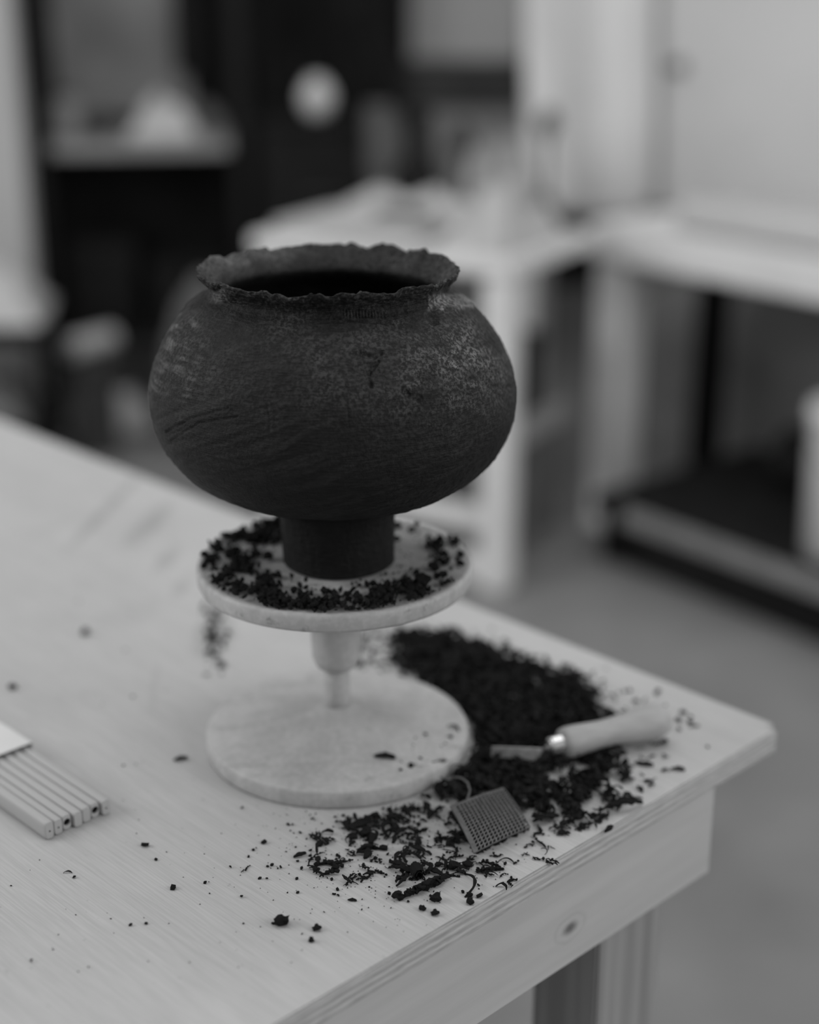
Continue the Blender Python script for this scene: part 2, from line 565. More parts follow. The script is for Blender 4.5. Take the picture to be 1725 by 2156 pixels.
def build_pot():
    # (radius, height, lip weight)
    outer = [(.0005, 0, 0), (.030, 0, 0), (.0395, .0004, 0), (.0402, .004, 0), (.0405, .012, 0), (.0408, .024, 0), (.0414, .036, 0), (.0434, .0445, 0), (.0500, .0500, 0),
             (.0690, .0560, 0), (.0862, .0622, 0), (.1010, .0710, 0), (.1113, .0805, 0), (.1185, .0905, 0), (.1230, .1005, 0), (.1258, .1105, 0), (.1270, .1205, 0), (.1265, .1310, 0), (.1246, .1410, 0),
             (.1217, .1510, 0), (.1172, .1610, 0), (.1112, .1710, 0), (.1035, .1805, 0), (.0940, .1890, .0), (.0876, .1938, .05), (.0834, .1968, .15), (.0818, .2000, .3), (.0838, .2050, .6), (.0876, .2095, 1.), (.0890, .2120, 1.0)]
    inner = [(.0890, .2120, 1.0), (.0886, .2130, 1.), (.0874, .2126, 1.), (.0845, .2085, .8), (.0800, .2030, .4), (.0768, .1985, .15), (.0762, .1950, 0), (.0820, .1890, 0), (.0960, .1780, 0), (.1120, .1560, 0),
             (.1185, .1250, 0), (.1080, .0920, 0), (.0800, .0680, 0), (.0400, .0600, 0), (.0005, .0590, 0)]
    A = catmull(outer, 330); B = catmull(inner, 90)[1:]
    prof = np.vstack([A, B]); nout = len(A)
    ph = np.concatenate([np.linspace(-112, 112, 1000, endpoint=False), np.linspace(112, 248, 220, endpoint=False)]) * PI / 180   # 0 faces the camera
    nr, nt_ = len(prof), len(ph)
    r = np.repeat(prof[:, 0][:, None], nt_, 1); z = np.repeat(prof[:, 1][:, None], nt_, 1); w = np.repeat(prof[:, 2][:, None], nt_, 1)
    P = np.repeat(ph[None], nr, 0)
    isout = np.zeros((nr, nt_)); isout[:nout] = 1
    cx = lambda zz: .001 - .0171 * (zz - .12)
    # normals of the profile
    d = np.gradient(prof[:, :2], axis=0); nn = np.stack([d[:, 1], -d[:, 0]], 1); nn /= np.linalg.norm(nn, axis=1)[:, None] + 1e-9
    # surface coordinates in metres
    s = P * .12
    def place(rr, zz):
        return np.stack([WX + cx(zz) + rr * np.sin(P), WY - rr * np.cos(P), HZ + zz], -1)
    px = proj(place(r, z).reshape(-1, 3)).reshape(nr, nt_, 2)
    X, Y = px[..., 0], px[..., 1]
    front = isout * (np.abs(P) < 1.75)
    body = front * sstep(z, .045, .062) * (1 - sstep(z, .190, .196))
    # hand-built unevenness
    disp = .0011 * fbm(s * 22, z * 26, 3, 3) * sstep(z, .03, .07) * (1 - sstep(z, .19, .2))
    disp += .0004 * fbm(s * 90, z * 90, 9, 3)
    # rasp marks: level on the left shoulder, slanting elsewhere
    def stria(ang, along, across, seed):
        c, q = math.cos(ang), math.sin(ang)
        u = s * c + z * q; v = -s * q + z * c
        v = v + .002 * vn(u * 40, v * 40, seed + 77)
        return vn(u * along, v * across, seed) * .6 + vn(u * along * 2, v * across * 2.1, seed + 5) * .4
    mL = sstep(470 - X + 25 * vn(X / 40, Y / 40, 1), 0, 70) * sstep(Y, 640, 690) * (1 - sstep(Y, 800, 880))
    bands = .5 + .5 * np.sin((X + .35 * (Y - 700)) / 36 * 2 * PI)        # vertical tracks left by the rasp
    mD = sstep(Y + .35 * X, 930, 1010) * (1 - sstep(Y, 985, 1050)) * (1 - sstep(X, 560, 800))
    disp += body * mL * (.00050 * stria(.06, 45, 420, 21) * (.35 + bands))
    disp += body * mL * (.00018 * (bands - .5))
    disp += body * mD * .0005 * stria(.42, 22, 330, 31)
    disp += body * (1 - mL) * (1 - mD) * .0002 * stria(.25, 60, 420, 41)
    disp += body * sstep(X, 760, 860) * (.00045 * fbm(s * 340, z * 520, 51, 3))
    # right-hand slanting tool strokes near the silhouette
    mR = sstep(X, 960, 1020)
    disp += body * mR * .00022 * stria(-.9, 30, 300, 61)
    # gouges and dents (photo points, radius px, depth mm)
    def stroke(pts, rad, depth, edge=.0):
        nonlocal disp
        dm = np.full(X.shape, 1e9)
        for (x0, y0), (x1, y1) in zip(pts, pts[1:]):
            vx, vy = x1 - x0, y1 - y0
            t = np.clip(((X - x0) * vx + (Y - y0) * vy) / (vx * vx + vy * vy + 1e-9), 0, 1)
            dm = np.minimum(dm, np.hypot(X - x0 - t * vx, Y - y0 - t * vy))
        jit = 1 + .5 * vn(X / 7, Y / 7, 15)
        disp -= front * depth * 1.5e-3 * np.exp(-(dm / rad) ** 2) * jit
        if edge: disp += front * edge * 1e-3 * np.exp(-((dm - rad * 1.7) / (rad * .6)) ** 2) * jit
    stroke([(760, 748), (785, 757), (803, 748)], 5, 1.3, .3)
    stroke([(797, 765), (780, 785), (776, 803), (782, 818)], 4, 1.5, .5)
    stroke([(850, 826), (862, 838), (880, 842)], 7, 1.2, .4)
    stroke([(905, 668), (915, 682)], 9, 1.4, .3)
    stroke([(840, 692), (858, 700)], 10, 1.2, .2)
    stroke([(700, 672), (760, 677), (828, 684)], 2.6, 1.0, .2)
    stroke([(1010, 815), (1078, 818)], 3, .5)
    stroke([(565, 850), (568, 915)], 3, .3); stroke([(728, 815), (735, 900)], 2.5, .35)
    stroke([(352, 912), (400, 885), (480, 862)], 3, .7, .3); stroke([(360, 930), (420, 893), (500, 880)], 2.5, .5, .2)
    for k in range(14):       # comb-like teeth marks under the neck
        x0 = 722 + k * 6.6
        stroke([(x0, 659), (x0 + 1, 670)], 1.8, .5)
    # smoothed coil of clay below the neck, ragged lower rim on the right
    patch = front * sstep(X, 830, 860) * sstep(Y, 618, 626) * (1 - sstep(Y + 14 * vn(X / 16, Y * 0, 5) - .10 * (960 - X), 650, 657))
    disp += .0010 * patch
    patchL = front * (1 - sstep(X, 480, 500)) * sstep(Y, 612, 620) * (1 - sstep(Y + 10 * vn(X / 12, Y * 0, 6), 642, 650))
    disp += .0012 * patchL
    # torn lip
    jag = .0022 * fbm(P * 7, P * 0 + .3, 71, 3) + .0022 * np.minimum(0, vn(P * 16, P * 0, 72)) + .0016 * np.maximum(0, vn(P * 26, P * 0, 73) - .3)
    notch = 0
    for a, wd, dp in [(166, 5, .0030), (158, 7, -.0012), (140, 3, .0020), (133, 5, -.0015), (205, 6, -.0008), (-1, .8, -.0012), (118, 4, -.001), (-28, 3, .0008)]:
        dd = (np.degrees(P) - a + 180) % 360 - 180
        notch = notch - dp * np.exp(-(dd / wd) ** 2)
    lip = w * (jag + notch)
    r2 = r + nn[:, 0][:, None] * disp * isout + w * (.0016 * fbm(P * 5, P * 0 + 4, 81, 3) + .0009 * vn(P * 34, z * 900, 83)) + (1 - isout) * .0008 * fbm(s * 60, z * 60, 91, 3) * (w > .01)
    r2 = np.maximum(r2, .0003)
    z2 = np.maximum(z + nn[:, 1][:, None] * disp * isout * (z > .004) + lip, 0)
    V = place(r2, z2).reshape(-1, 3) - np.array([WX, WY, HZ])
    # dried, rasped skin is paler; light on lip and shoulder painted in too
    dry_lit = .17 + .25 * fbm(s * 30, z * 30, 101, 3)
    dry_lit = dry_lit * sstep(z, .085, .165)
    dry_lit += 1.0 * np.exp(-(((X - 955) / 120) ** 2 + ((Y - 765) / 85) ** 2)) * (.6 + .6 * vn(X / 30, Y / 14, 103)) * front
    dry_lit += .15 * mL * front
    dry_lit += .9 * patch * (X > 900) + .8 * patchL * np.exp(-((X - 462) / 14) ** 2)
    dry_lit += (1 - isout) * w * (.12 + .3 * np.exp(-((P - 1.5) / .5) ** 2))  # inner lip kept dark at the back, its shade put into the colour
    dry_lit += .25 * w * isout * (vn(P * 60, z * 800, 111) > .2)
    dry_lit = np.clip(dry_lit, 0, 1.4)
    scr_lit = front * mL * (.25 + .9 * bands) * sstep(stria(.06, 45, 420, 21), -.15, .45) + .12 * body * (1 - mL) * sstep(stria(.25, 60, 420, 41), .0, .5) + .2 * body * mD * sstep(stria(.42, 22, 330, 31), 0, .5)
    scr_lit += (1 - isout) * w * 2.2 * np.exp(-((((P + 2.25 + PI) % (2 * PI)) - PI) / .75) ** 2) * (.7 + .5 * fbm(P * 9, z * 300, 121, 2)) + .9 * patch * sstep(X, 890, 920) + 1.0 * patchL * np.exp(-((X - 460) / 12) ** 2)  # light on the left inner lip and shoulder highlights, painted as pale clay
    idx = np.arange(nr * nt_).reshape(nr, nt_)
    a = idx[:-1]; b = idx[1:]
    q = np.stack([a, np.roll(a, -1, 1), np.roll(b, -1, 1), b], -1).reshape(-1, 4)
    me = bpy.data.meshes.new('vessel')
    me.vertices.add(len(V)); me.vertices.foreach_set('co', V.astype(np.float32).ravel())
    me.loops.add(q.size); me.loops.foreach_set('vertex_index', q.astype(np.int32).ravel())
    me.polygons.add(len(q)); me.polygons.foreach_set('loop_start', np.arange(0, q.size, 4, dtype=np.int32))
    me.polygons.foreach_set('loop_total', np.full(len(q), 4, np.int32))
    me.polygons.foreach_set('use_smooth', np.ones(len(q), bool))
    me.update(calc_edges=True); me.validate()
    at = me.attributes.new('dry_lit', 'FLOAT', 'POINT'); at.data.foreach_set('value', dry_lit.astype(np.float32).ravel())
    at = me.attributes.new('scr_lit', 'FLOAT', 'POINT'); at.data.foreach_set('value', scr_lit.astype(np.float32).ravel())
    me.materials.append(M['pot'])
    o = bpy.data.objects.new('clay_pot', me); COL.objects.link(o)
    o.location = (WX, WY, HZ + .0008)
    tag(o, 'round black unfired clay pot with ragged flared rim standing on the wheel', 'pot')
    return o


build_pot()

# ------------------------------------------------------------------ clay shavings and crumbs
def lump_mesh(seed, sub=2, rough=.35, flat=.7, elong=1.0):
    bm = bmesh.new(); bmesh.ops.create_icosphere(bm, subdivisions=sub, radius=.5)
    off = Vector((seed * 13.7, seed * 3.1, seed * 7.7))
    for v in bm.verts:
        k = 1 + rough * mnoise.noise(v.co * 2.6 + off) * 1.6 + rough * .6 * mnoise.noise(v.co * 6 + off)
        v.co = Vector((v.co.x * k * elong, v.co.y * k, v.co.z * k * flat))
    z0 = min(v.co.z for v in bm.verts)
    for v in bm.verts: v.co.z -= z0
    mb = MB(); bm.verts.ensure_lookup_table()
    mb.add([v.co[:] for v in bm.verts], [[v.index for v in f.verts] for f in bm.faces])
    bm.free(); return mb


def ribbon(seed, n=9, width=.22, thick=.06, bend=1.0, lift=.25, twist=.6):
    """bent, twisted shaving about 1 long with ragged edges"""
    R = random.Random(seed); mb = MB()
    ang = 0; p = Vector((0, 0, 0)); pts = []; dirs = []
    for i in range(n):
        pts.append(p.copy()); dv = Vector((math.cos(ang), math.sin(ang), 0)); dirs.append(dv)
        p = p + dv / (n - 1); ang += bend / (n - 1) * (1 + R.uniform(-.4, .4))
    c = sum(pts, Vector()) / n
    vs = []
    for i in range(n):
        t = i / (n - 1)
        side = Vector((-dirs[i].y, dirs[i].x, 0)); tw = twist * (t - .4) * 2 + R.uniform(-.15, .15)
        sd = side * math.cos(tw) + Vector((0, 0, 1)) * math.sin(tw); nr = side * -math.sin(tw) + Vector((0, 0, 1)) * math.cos(tw)
        hw = width / 2 * (.45 + .55 * math.sin(PI * min(1, t * .9 + .1))) * R.uniform(.75, 1.25)
        q = pts[i] - c; q.z = lift * math.sin(PI * t) * R.uniform(.8, 1.2)
        for a, b in ((-1, -1), (1, -1), (1, 1), (-1, 1)):
            vs.append(q + sd * hw * a + nr * thick / 2 * b)
    fs = [(3, 2, 1, 0)]
    for i in range(n - 1):
        for k in range(4):
            fs.append((i * 4 + k, i * 4 + (k + 1) % 4, i * 4 + 4 + (k + 1) % 4, i * 4 + 4 + k))
    fs.append(tuple((n - 1) * 4 + k for k in range(4)))
    z0 = min(v.z for v in vs)
    for v in vs: v.z -= z0
    return mb.add(vs, fs)


def curl(seed, turns=1.3, width=.35):
    """rolled-up shaving lying on its side"""
    n = 16; mb = MB(); vs = []; R = random.Random(seed)
    for i in range(n):
        t = i / (n - 1); a = t * turns * 2 * PI; r = .18 + .22 * t
        for sx in (-1, 1):
            for th in (-.03, .03):
                vs.append(Vector((sx * width * R.uniform(.8, 1.2), (r + th) * math.cos(a), (r + th) * math.sin(a))))
    fs = []
    for i in range(n - 1):
        a, b = i * 4, i * 4 + 4
        fs += [(a, b, b + 2, a + 2), (a + 1, a + 3, b + 3, b + 1), (a, a + 1, b + 1, b), (a + 2, b + 2, b + 3, a + 3)]
    z0 = min(v.z for v in vs)
    for v in vs: v.z -= z0
    return mb.add(vs, fs)


def thread(seed, bend=2.0, rad=.035, lift=.1, n=12):
    R = random.Random(seed); p = Vector((0, 0, 0)); a = 0; pts = []
    for i in range(n):
        pts.append(p.copy()); p = p + Vector((math.cos(a), math.sin(a), 0)) / (n - 1); a += bend / (n - 1) * R.uniform(.5, 1.5)
    c = sum(pts, Vector()) / n
    pts = [q - c + Vector((0, 0, rad + lift * math.sin(PI * i / (n - 1)))) for i, q in enumerate(pts)]
    rr = [rad * (.5 + .5 * math.sin(PI * (i + .8) / (n + .6))) * R.uniform(.8, 1.2) for i in range(n)]
    mb = MB().tube(pts, rr, 6)
    z0 = min(v[2] for v in mb.v); mb.v = [(x, y, z - z0) for x, y, z in mb.v]
    return mb


def chain(seed, n=14):
    """crumbly strand of half-joined lumps"""
    R = random.Random(seed); mb = MB(); a = R.uniform(-.2, .2); p = Vector((-.5, 0, 0))
    for i in range(n):
        l = lump_mesh(seed * 5 + i, 2, .75, .9); s = R.uniform(.07, .17)
        mb.add([(p.x + x * s * 1.3, p.y + y * s, z * s) for x, y, z in l.v], l.f)
        p = p + Vector((math.cos(a), math.sin(a), 0)) * (1 / n); a += R.uniform(-.22, .22) - a * .3
    return mb


def fork(seed):
    """ragged clump: short branches made of crumbs, splinters and slivers stuck together"""
    R = random.Random(seed * 17 + 5); mb = MB()
    for b in range(R.choice([2, 3, 3])):
        a = R.uniform(-.9, .9) + (PI if b == 1 else 0); p = Vector((R.uniform(-.1, .1), R.uniform(-.12, .12), 0)); n = R.choice([4, 5, 6])
        for i in range(n):
            if R.random() < .55:
                l = lump_mesh(seed * 5 + i + b * 9, 1, .55, .8); s = R.uniform(.08, .17)
            else:
                l = ribbon(seed * 3 + i + b, 5, .30, .10, R.uniform(-1, 1), .15, .8); s = R.uniform(.16, .30)
            w = a + R.uniform(-.7, .7); c, q = math.cos(w), math.sin(w); z = abs(R.gauss(0, .03))
            mb.add([((x * c - y * q) * s + p.x, (x * q + y * c) * s + p.y, v * s + z) for x, y, v in l.v], l.f)
            p = p + Vector((math.cos(a), math.sin(a), 0)) * (.5 / n); a += R.uniform(-.4, .4)
    z0 = min(v[2] for v in mb.v); mb.v = [(x, y, v - z0) for x, y, v in mb.v]
    return mb


LIB = {
    'lump': [lump_mesh(k, 2, .42, .75) for k in range(5)],
    'bit': [lump_mesh(20 + k, 1, .5, .7, 1.2) for k in range(5)],
    'flake': [ribbon(k, 7, .34, .12, .7, .12, .5) for k in range(5)],
    'strip': [ribbon(30 + k, 10, .17, .06, (-1) ** k * (.8 + .5 * k), .18, .9) for k in range(5)],
    'curl': [curl(k, 1.0 + .25 * k) for k in range(3)],
    'thread': [thread(k, (-1) ** k * (1.2 + .6 * k)) for k in range(5)],
    'chain': [chain(k) for k in range(3)],
    'fork': [fork(k * 3) for k in range(6)],
}
LIBME = {k: [mb.mesh('clay_' + k, M['clay_dark']) for mb in v] for k, v in LIB.items()}
LIBNP = {k: [(np.array(mb.v, float), mb.f) for mb in v] for k, v in LIB.items()}


def piece(kind, var, x, y, z, size, rz, label, name='clay_crumb', group=None, cat='clay crumb', tilt=0.0, m=None):
    o = bpy.data.objects.new(name, LIBME[kind][var % len(LIBME[kind])]); COL.objects.link(o)
    o.location = (x, y, z); o.rotation_euler = (tilt, 0, rz); o.scale = (size,) * 3
    return tag(o, label, cat, group)


class Heap:
    """many loose bits merged into one stuff object"""
    def __init__(self): self.v = []; self.f = []; self.n = 0

    def put(self, kind, x, y, z, size, R, tilt=.5):
        P, f = LIBNP[kind][R.randrange(len(LIBNP[kind]))]
        E = Matrix.Rotation(R.uniform(0, 2 * PI), 3, 'Z') @ Matrix.Rotation(R.gauss(0, tilt), 3, 'X') @ Matrix.Rotation(R.gauss(0, tilt), 3, 'Y')
        Q = P @ np.array(E).T * size
        Q[:, 2] -= Q[:, 2].min()
        Q += np.array([x, y, z])
        self.v.append(Q); self.f += [tuple(i + self.n for i in q) for q in f]; self.n += len(P)

    def build(self, name, m, label, cat):
        me = bpy.data.meshes.new(name)
        me.from_pydata(np.vstack(self.v).tolist(), [], self.f); me.materials.append(m); me.update()
        o = bpy.data.objects.new(name, me); COL.objects.link(o)
        return tag(o, label, cat, kind='stuff')


def inpoly(x, y, P):
    c = False; j = len(P) - 1
    for i in range(len(P)):
        if (P[i][1] > y) != (P[j][1] > y) and x < (P[j][0] - P[i][0]) * (y - P[i][1]) / (P[j][1] - P[i][1]) + P[i][0]: c = not c
        j = i
    return c


def ontable(p, m=.006):
    u, v = t2l(p); return u > m and v > m


RB = .0985
HEAP = [(822, 1345), (870, 1338), (960, 1345), (1020, 1365), (1090, 1395), (1150, 1420), (1215, 1425), (1240, 1470), (1272, 1500), (1295, 1535), (1320, 1565), (1300, 1590), (1262, 1600), (1312, 1625),
        (1322, 1655), (1295, 1690), (1235, 1712), (1212, 1745), (1160, 1735), (1115, 1715), (1060, 1665), (960, 1700), (905, 1665), (880, 1640), (960, 1600), (990, 1560), (950, 1480), (890, 1440), (838, 1395)]
HP = [tuple(on(x, y, TZ)[:2]) for x, y in HEAP]
hx0, hx1 = min(p[0] for p in HP), max(p[0] for p in HP); hy0, hy1 = min(p[1] for p in HP), max(p[1] for p in HP)
R = random.Random(3)
heap = Heap(); cnt = 0
while cnt < 3000:
    x, y = R.uniform(hx0, hx1), R.uniform(hy0, hy1)
    if not inpoly(x + R.gauss(0, .006), y + R.gauss(0, .006), HP) or math.hypot(x - WX, y - WY) < RB + .007 or not ontable((x, y, 0), .012): continue
    k = R.choices(['bit', 'flake', 'strip', 'thread', 'fork', 'chain'], [5, 5, 5, 2, 2, 1])[0]
    s = R.uniform(.003, .007) if k == 'bit' else R.uniform(.007, .017)
    # paler gaps of bare wood near the right-hand rim
    q = proj([[x, y, TZ]])[0]
    if q[0] > 1150 and q[1] > 1610 and vn(np.array(q[0] / 28), np.array(q[1] / 20), 5) > -.05: cnt += .35; continue
    if q[1] > 1600 and q[0] > 1000 and q[0] < 1150 and vn(np.array(q[0] / 26), np.array(q[1] / 20), 8) > .55: continue
    heap.put(k, x, y, TZ + abs(R.gauss(0, .0022)), s, R); cnt += 1
RSP = [tuple(on(x, y, TZ)[:2]) for x, y in ((950, 1715), (1060, 1672), (1112, 1748), (1003, 1800))]
cnt = 0
while cnt < 900:
    x, y = R.uniform(.0, .1), R.uniform(.86, 1.0)
    if not inpoly(x, y, RSP): continue
    heap.put(R.choice(['bit', 'flake']), x, y, TZ, R.uniform(.002, .0045), R, .2); cnt += 1
heap.build('clay_shavings', M['clay_dark'], 'thick drift of black clay shavings beside the wheel base', 'clay shavings')

# fine dust and specks over the tabletop
dust = Heap(); cnt = 0
while cnt < 800:
    px = R.gauss(830, 150); py = R.gauss(1775, 70)
    if R.random() < .16: px, py = R.uniform(20, 900), R.uniform(1250, 2050)
    p = on(px, py, TZ)
    if not ontable(p) or math.hypot(p.x - WX, p.y - WY) < RB + .003 or px < 245 and 1500 < py < 1790: continue
    dust.put('bit', p.x, p.y, TZ, R.choice([.0005, .0005, .0006, .0008, .0008, .0012, .0022]), R); cnt += 1
for _ in range(70):      # thin scatter left of and behind the base
    p = on(R.gauss(452, 13), R.gauss(1340, 45), TZ)
    if math.hypot(p.x - WX, p.y - WY) > RB + .004: dust.put(R.choice(['bit', 'flake']), p.x, p.y, TZ, R.uniform(.002, .006), R)
for _ in range(90):
    p = on(R.uniform(755, 850), R.gauss(1370, 30), TZ)
    if math.hypot(p.x - WX, p.y - WY) > RB + .004: dust.put(R.choice(['bit', 'flake']), p.x, p.y, TZ, R.uniform(.002, .006), R)
for _ in range(130):      # sparse bits over the right corner
    t = R.random(); p = on(900 + 560 * t + R.gauss(0, 30), 1330 + 215 * t + R.gauss(0, 22), TZ)
    if ontable(p, .012): dust.put(R.choice(['bit', 'flake']), p.x, p.y, TZ, R.uniform(.0015, .005), R)
dust.build('clay_dust', M['clay_dark'], 'fine specks of dark clay scattered over the plywood tabletop', 'clay dust')

# crumbs on the turning disc
disc = Heap(); cnt = 0
while cnt < 4200:
    a = R.uniform(0, 2 * PI); r = math.sqrt(R.uniform(.044 ** 2, .0955 ** 2))
    dx, dy = r * math.cos(a), r * math.sin(a)
    deg = math.degrees(a)
    wl = max(0, 1 - abs(((deg - 160 + 180) % 360) - 180) / 72)          # far left patch
    wf = max(0, 1 - abs(((deg - 268 + 180) % 360) - 180) / 75)          # front band
    inn = .052 + .008 * float(vn(np.array(a * 4), np.array(.3), 33))
    dens = max(min(1, wl * 2.2) * min(1, max(.02, (r - inn + .002) / .012)), min(1, wf * 2.2) * min(1, max(.05, (r - inn - .006) / .014)), .35 * min(1, max(.02, (r - .066) / .012)))
    if r > .092: dens *= .55
    nz = float(vn(np.array(dx * 120), np.array(dy * 120), 12)) + .5 * float(vn(np.array(dx * 300), np.array(dy * 300), 13))
    dens *= 1.0 if nz > -.15 else .10
    if max(wl, wf) < .3 and nz < .25: dens *= .06
    cnt += .3
    if R.random() > dens: continue
    disc.put(R.choices(['bit', 'lump', 'flake'], [7, 1.2, 2])[0], WX + dx, WY + dy, HZ + .0004 + abs(R.gauss(0, .0008)), R.choice([.0012, .0016, .0022, .003, .0038, .005]), R, .9); cnt += .7
for _ in range(260):
    a = R.uniform(0, 2 * PI); r = R.uniform(.045, .095)
    disc.put('bit', WX + r * math.cos(a), WY + r * math.sin(a), HZ + .0004, R.choice([.0006, .001, .0014]), R)
disc.build('clay_crumbs', M['clay_dark'], 'black clay crumbs strewn around the rim of the turning disc', 'clay crumbs')

# separate crumbs on the disc that can be told apart
for i, (px, py, s, lab) in enumerate([(915, 1202, .0085, 'pointed clay crumb on the bare right part of the turning disc'), (938, 1190, .007, 'blocky clay crumb at the right rim of the turning disc'),
                                      (835, 1140, .006, 'pair-like clay crumb behind the pot foot on the right of the disc'), (564, 1180, .0075, 'lone clay crumb left of the pot foot on the disc'),
                                      (890, 1235, .011, 'largest clay lump on the front right of the turning disc')]):
    p = on(px, py, HZ)
    piece('lump', i, p.x, p.y, HZ + .0006, s, i * 1.3, lab)

# pieces on the wheel's foot plate
def foot_z(p):
    r = math.hypot(p.x - WX, p.y - WY)
    return TZ + float(np.interp(r, [.0085, .0115, .018, .032, .052, .072, .086, .0935, .0968], [.033, .031, .0278, .0236, .019, .016, .0148, .0141, .0125]))


def onfoot(px, py):
    p = on(px, py, TZ + .016)
    for _ in range(4): p = on(px, py, foot_z(p))
    return p


for px, py, k, s, rz, lab in [(811, 1596, 'flake', .0155, -.45, 'largest dark clay chip lying on the wheel foot plate'), (956, 1534, 'strip', .012, -.3, 'thin clay sliver near the right edge of the foot plate'),
                              (925, 1603, 'fork', .010, .3, 'branched clay sliver on the right of the foot plate'), (866, 1614, 'bit', .0055, .9, 'small clay crumb right of the largest chip on the foot plate')]:
    p = onfoot(px, py); piece(k, 1, p.x, p.y, p.z - .0003, s, rz, lab, 'clay_chip', cat='clay chip')
for i in range(16):
    p = onfoot(R.uniform(840, 960), R.uniform(1540, 1630))
    if math.hypot(p.x - WX, p.y - WY) < .088:
        piece('bit', i, p.x, p.y, p.z - .0002, R.uniform(.001, .0028), R.uniform(0, 6), 'tiny clay crumb on the right half of the wheel foot plate', group='tiny crumbs on the foot plate')

# distinct pieces in the foreground
named = [
    (595, 1946, 'lump', 1, .0095, .5, 'largest lone clay lump, on bare wood in the foreground'),
    (667, 1958, 'lump', 2, .0052, .2, 'small cube-like clay crumb right of the largest lone lump'),
    (656, 1983, 'lump', 3, .0036, .2, 'tiny clay crumb nearest the bottom of the tabletop'),
    (742, 1897, 'flake', 0, .0058, -.5, 'short clay flake alone left of the crumbly strand'),
    (897, 1878, 'chain', 0, .038, .45, 'crumbly strand of joined clay lumps in the foreground'),
    (862, 1848, 'fork', 3, .026, .3, 'thick ragged clay bundle above the crumbly strand'),
    (848, 1838, 'strip', 0, .020, -.7, 'stiff clay strip poking out of the thick ragged bundle'),
    (850, 1856, 'strip', 2, .017, .5, 'short clay strip under the thick ragged bundle'),
    (878, 1846, 'curl', 2, .011, 1.9, 'small clay curl against the right of the thick ragged bundle'),
    (992, 1866, 'thread', 1, .030, -.8, 'thin curved clay thread bent like a hook near the table edge'),
    (918, 1897, 'lump', 4, .0070, .1, 'angular clay crumb below the crumbly strand'),
    (890, 1916, 'lump', 0, .0044, .8, 'square clay crumb nearest the plywood edge, left of two'),
    (916, 1926, 'lump', 2, .0050, .1, 'half-round clay crumb nearest the plywood edge, right of two'),
    (990, 1902, 'lump', 1, .0052, 2.2, 'pointed clay crumb under the hooked thread'),
    (990, 1888, 'lump', 3, .0038, 1.0, 'small clay crumb just above the pointed crumb'),
    (1010, 1889, 'bit', 2, .0042, 1.0, 'small clay crumb right of the pointed crumb'),
    (690, 1822, 'fork', 0, .026, .1, 'forked clay shaving, upper of a pair at the left of the scatter'),
    (686, 1846, 'fork', 4, .026, .3, 'forked clay shaving, lower of a pair at the left of the scatter'),
    (786, 1838, 'fork', 2, .020, -.5, 'forked clay shaving between the pair and the thick bundle'),
    (1075, 1858, 'fork', 0, .013, 1.3, 'small upright forked splinter near the plywood edge'),
    (1058, 1869, 'strip', 3, .010, .6, 'short clay splinter left of the small forked one'),
    (1035, 1834, 'chain', 1, .018, .1, 'knobbly clay strand below the metal mesh'),
    (1068, 1814, 'thread', 2, .014, 1.6, 'short bent clay thread below the right corner of the mesh'),
    (1150, 1813, 'fork', 1, .016, -.3, 'ragged clay flake by the plywood edge, right of the mesh'),
    (519, 1831, 'fork', 2, .010, 1.0, 'small ragged clay flake alone to the left of the scatter'),
    (381, 1600, 'flake', 1, .0105, .1, 'dark clay chip alone on the table left of the foot plate'),
    (365, 1872, 'bit', 1, .005, .9, 'small clay bit alone between the sticks and the lone lump'),
    (143, 1838, 'strip', 1, .006, .5, 'thin clay sliver below the end of the wooden sticks'),
    (306, 1782, 'bit', 2, .0045, .2, 'clay speck between the sticks and the scatter'),
    (180, 1336, 'lump', 3, .0070, .2, 'blurred clay crumb far left behind the sticks'),
    (28, 1450, 'lump', 1, .0065, .2, 'blurred clay crumb at the left border above the sticks'),
    (632, 1803, 'flake', 2, .0095, .25, 'oval clay flake at the upper left of the scatter'),
    (556, 1776, 'bit', 1, .0045, .25, 'clay bit below the front of the foot plate'),
    (755, 1743, 'flake', 0, .016, .2, 'long clay chip just below the foot plate rim'),
    (1360, 1612, 'flake', 3, .011, -.5, 'curled clay flake at the right beyond the heap'),
    (1428, 1622, 'flake', 4, .010, -.4, 'rightmost clay flake near the table corner'),
    (1395, 1568, 'strip', 4, .018, -.7, 'dark clay sliver by the end of the tool handle'),
    (1310, 1706, 'strip', 0, .034, .05, 'long thin clay sliver pointing at the plywood edge'),
    (1283, 1748, 'flake', 0, .010, .6, 'clay flake closest to the plywood edge at the right'),
    (1130, 1628, 'flake', 2, .010, .1, 'flat paler clay flake on the heap below the tool blade'),
]
for x, y, k, v, s, rz, lab in named:
    p = on(x, y, TZ)
    onh = inpoly(p.x, p.y, HP)
    o = piece(k, v, p.x, p.y, TZ + (.004 if onh else 0), s, rz, lab, 'clay_shaving' if k in ('strip', 'curl', 'thread', 'fork', 'chain') else 'clay_crumb', cat='clay shaving' if k in ('strip', 'curl', 'thread', 'fork', 'chain') else 'clay crumb')
    if 'paler' in lab:
        o.data = o.data.copy(); o.data.materials.clear(); o.data.materials.append(M['clay_mid'])

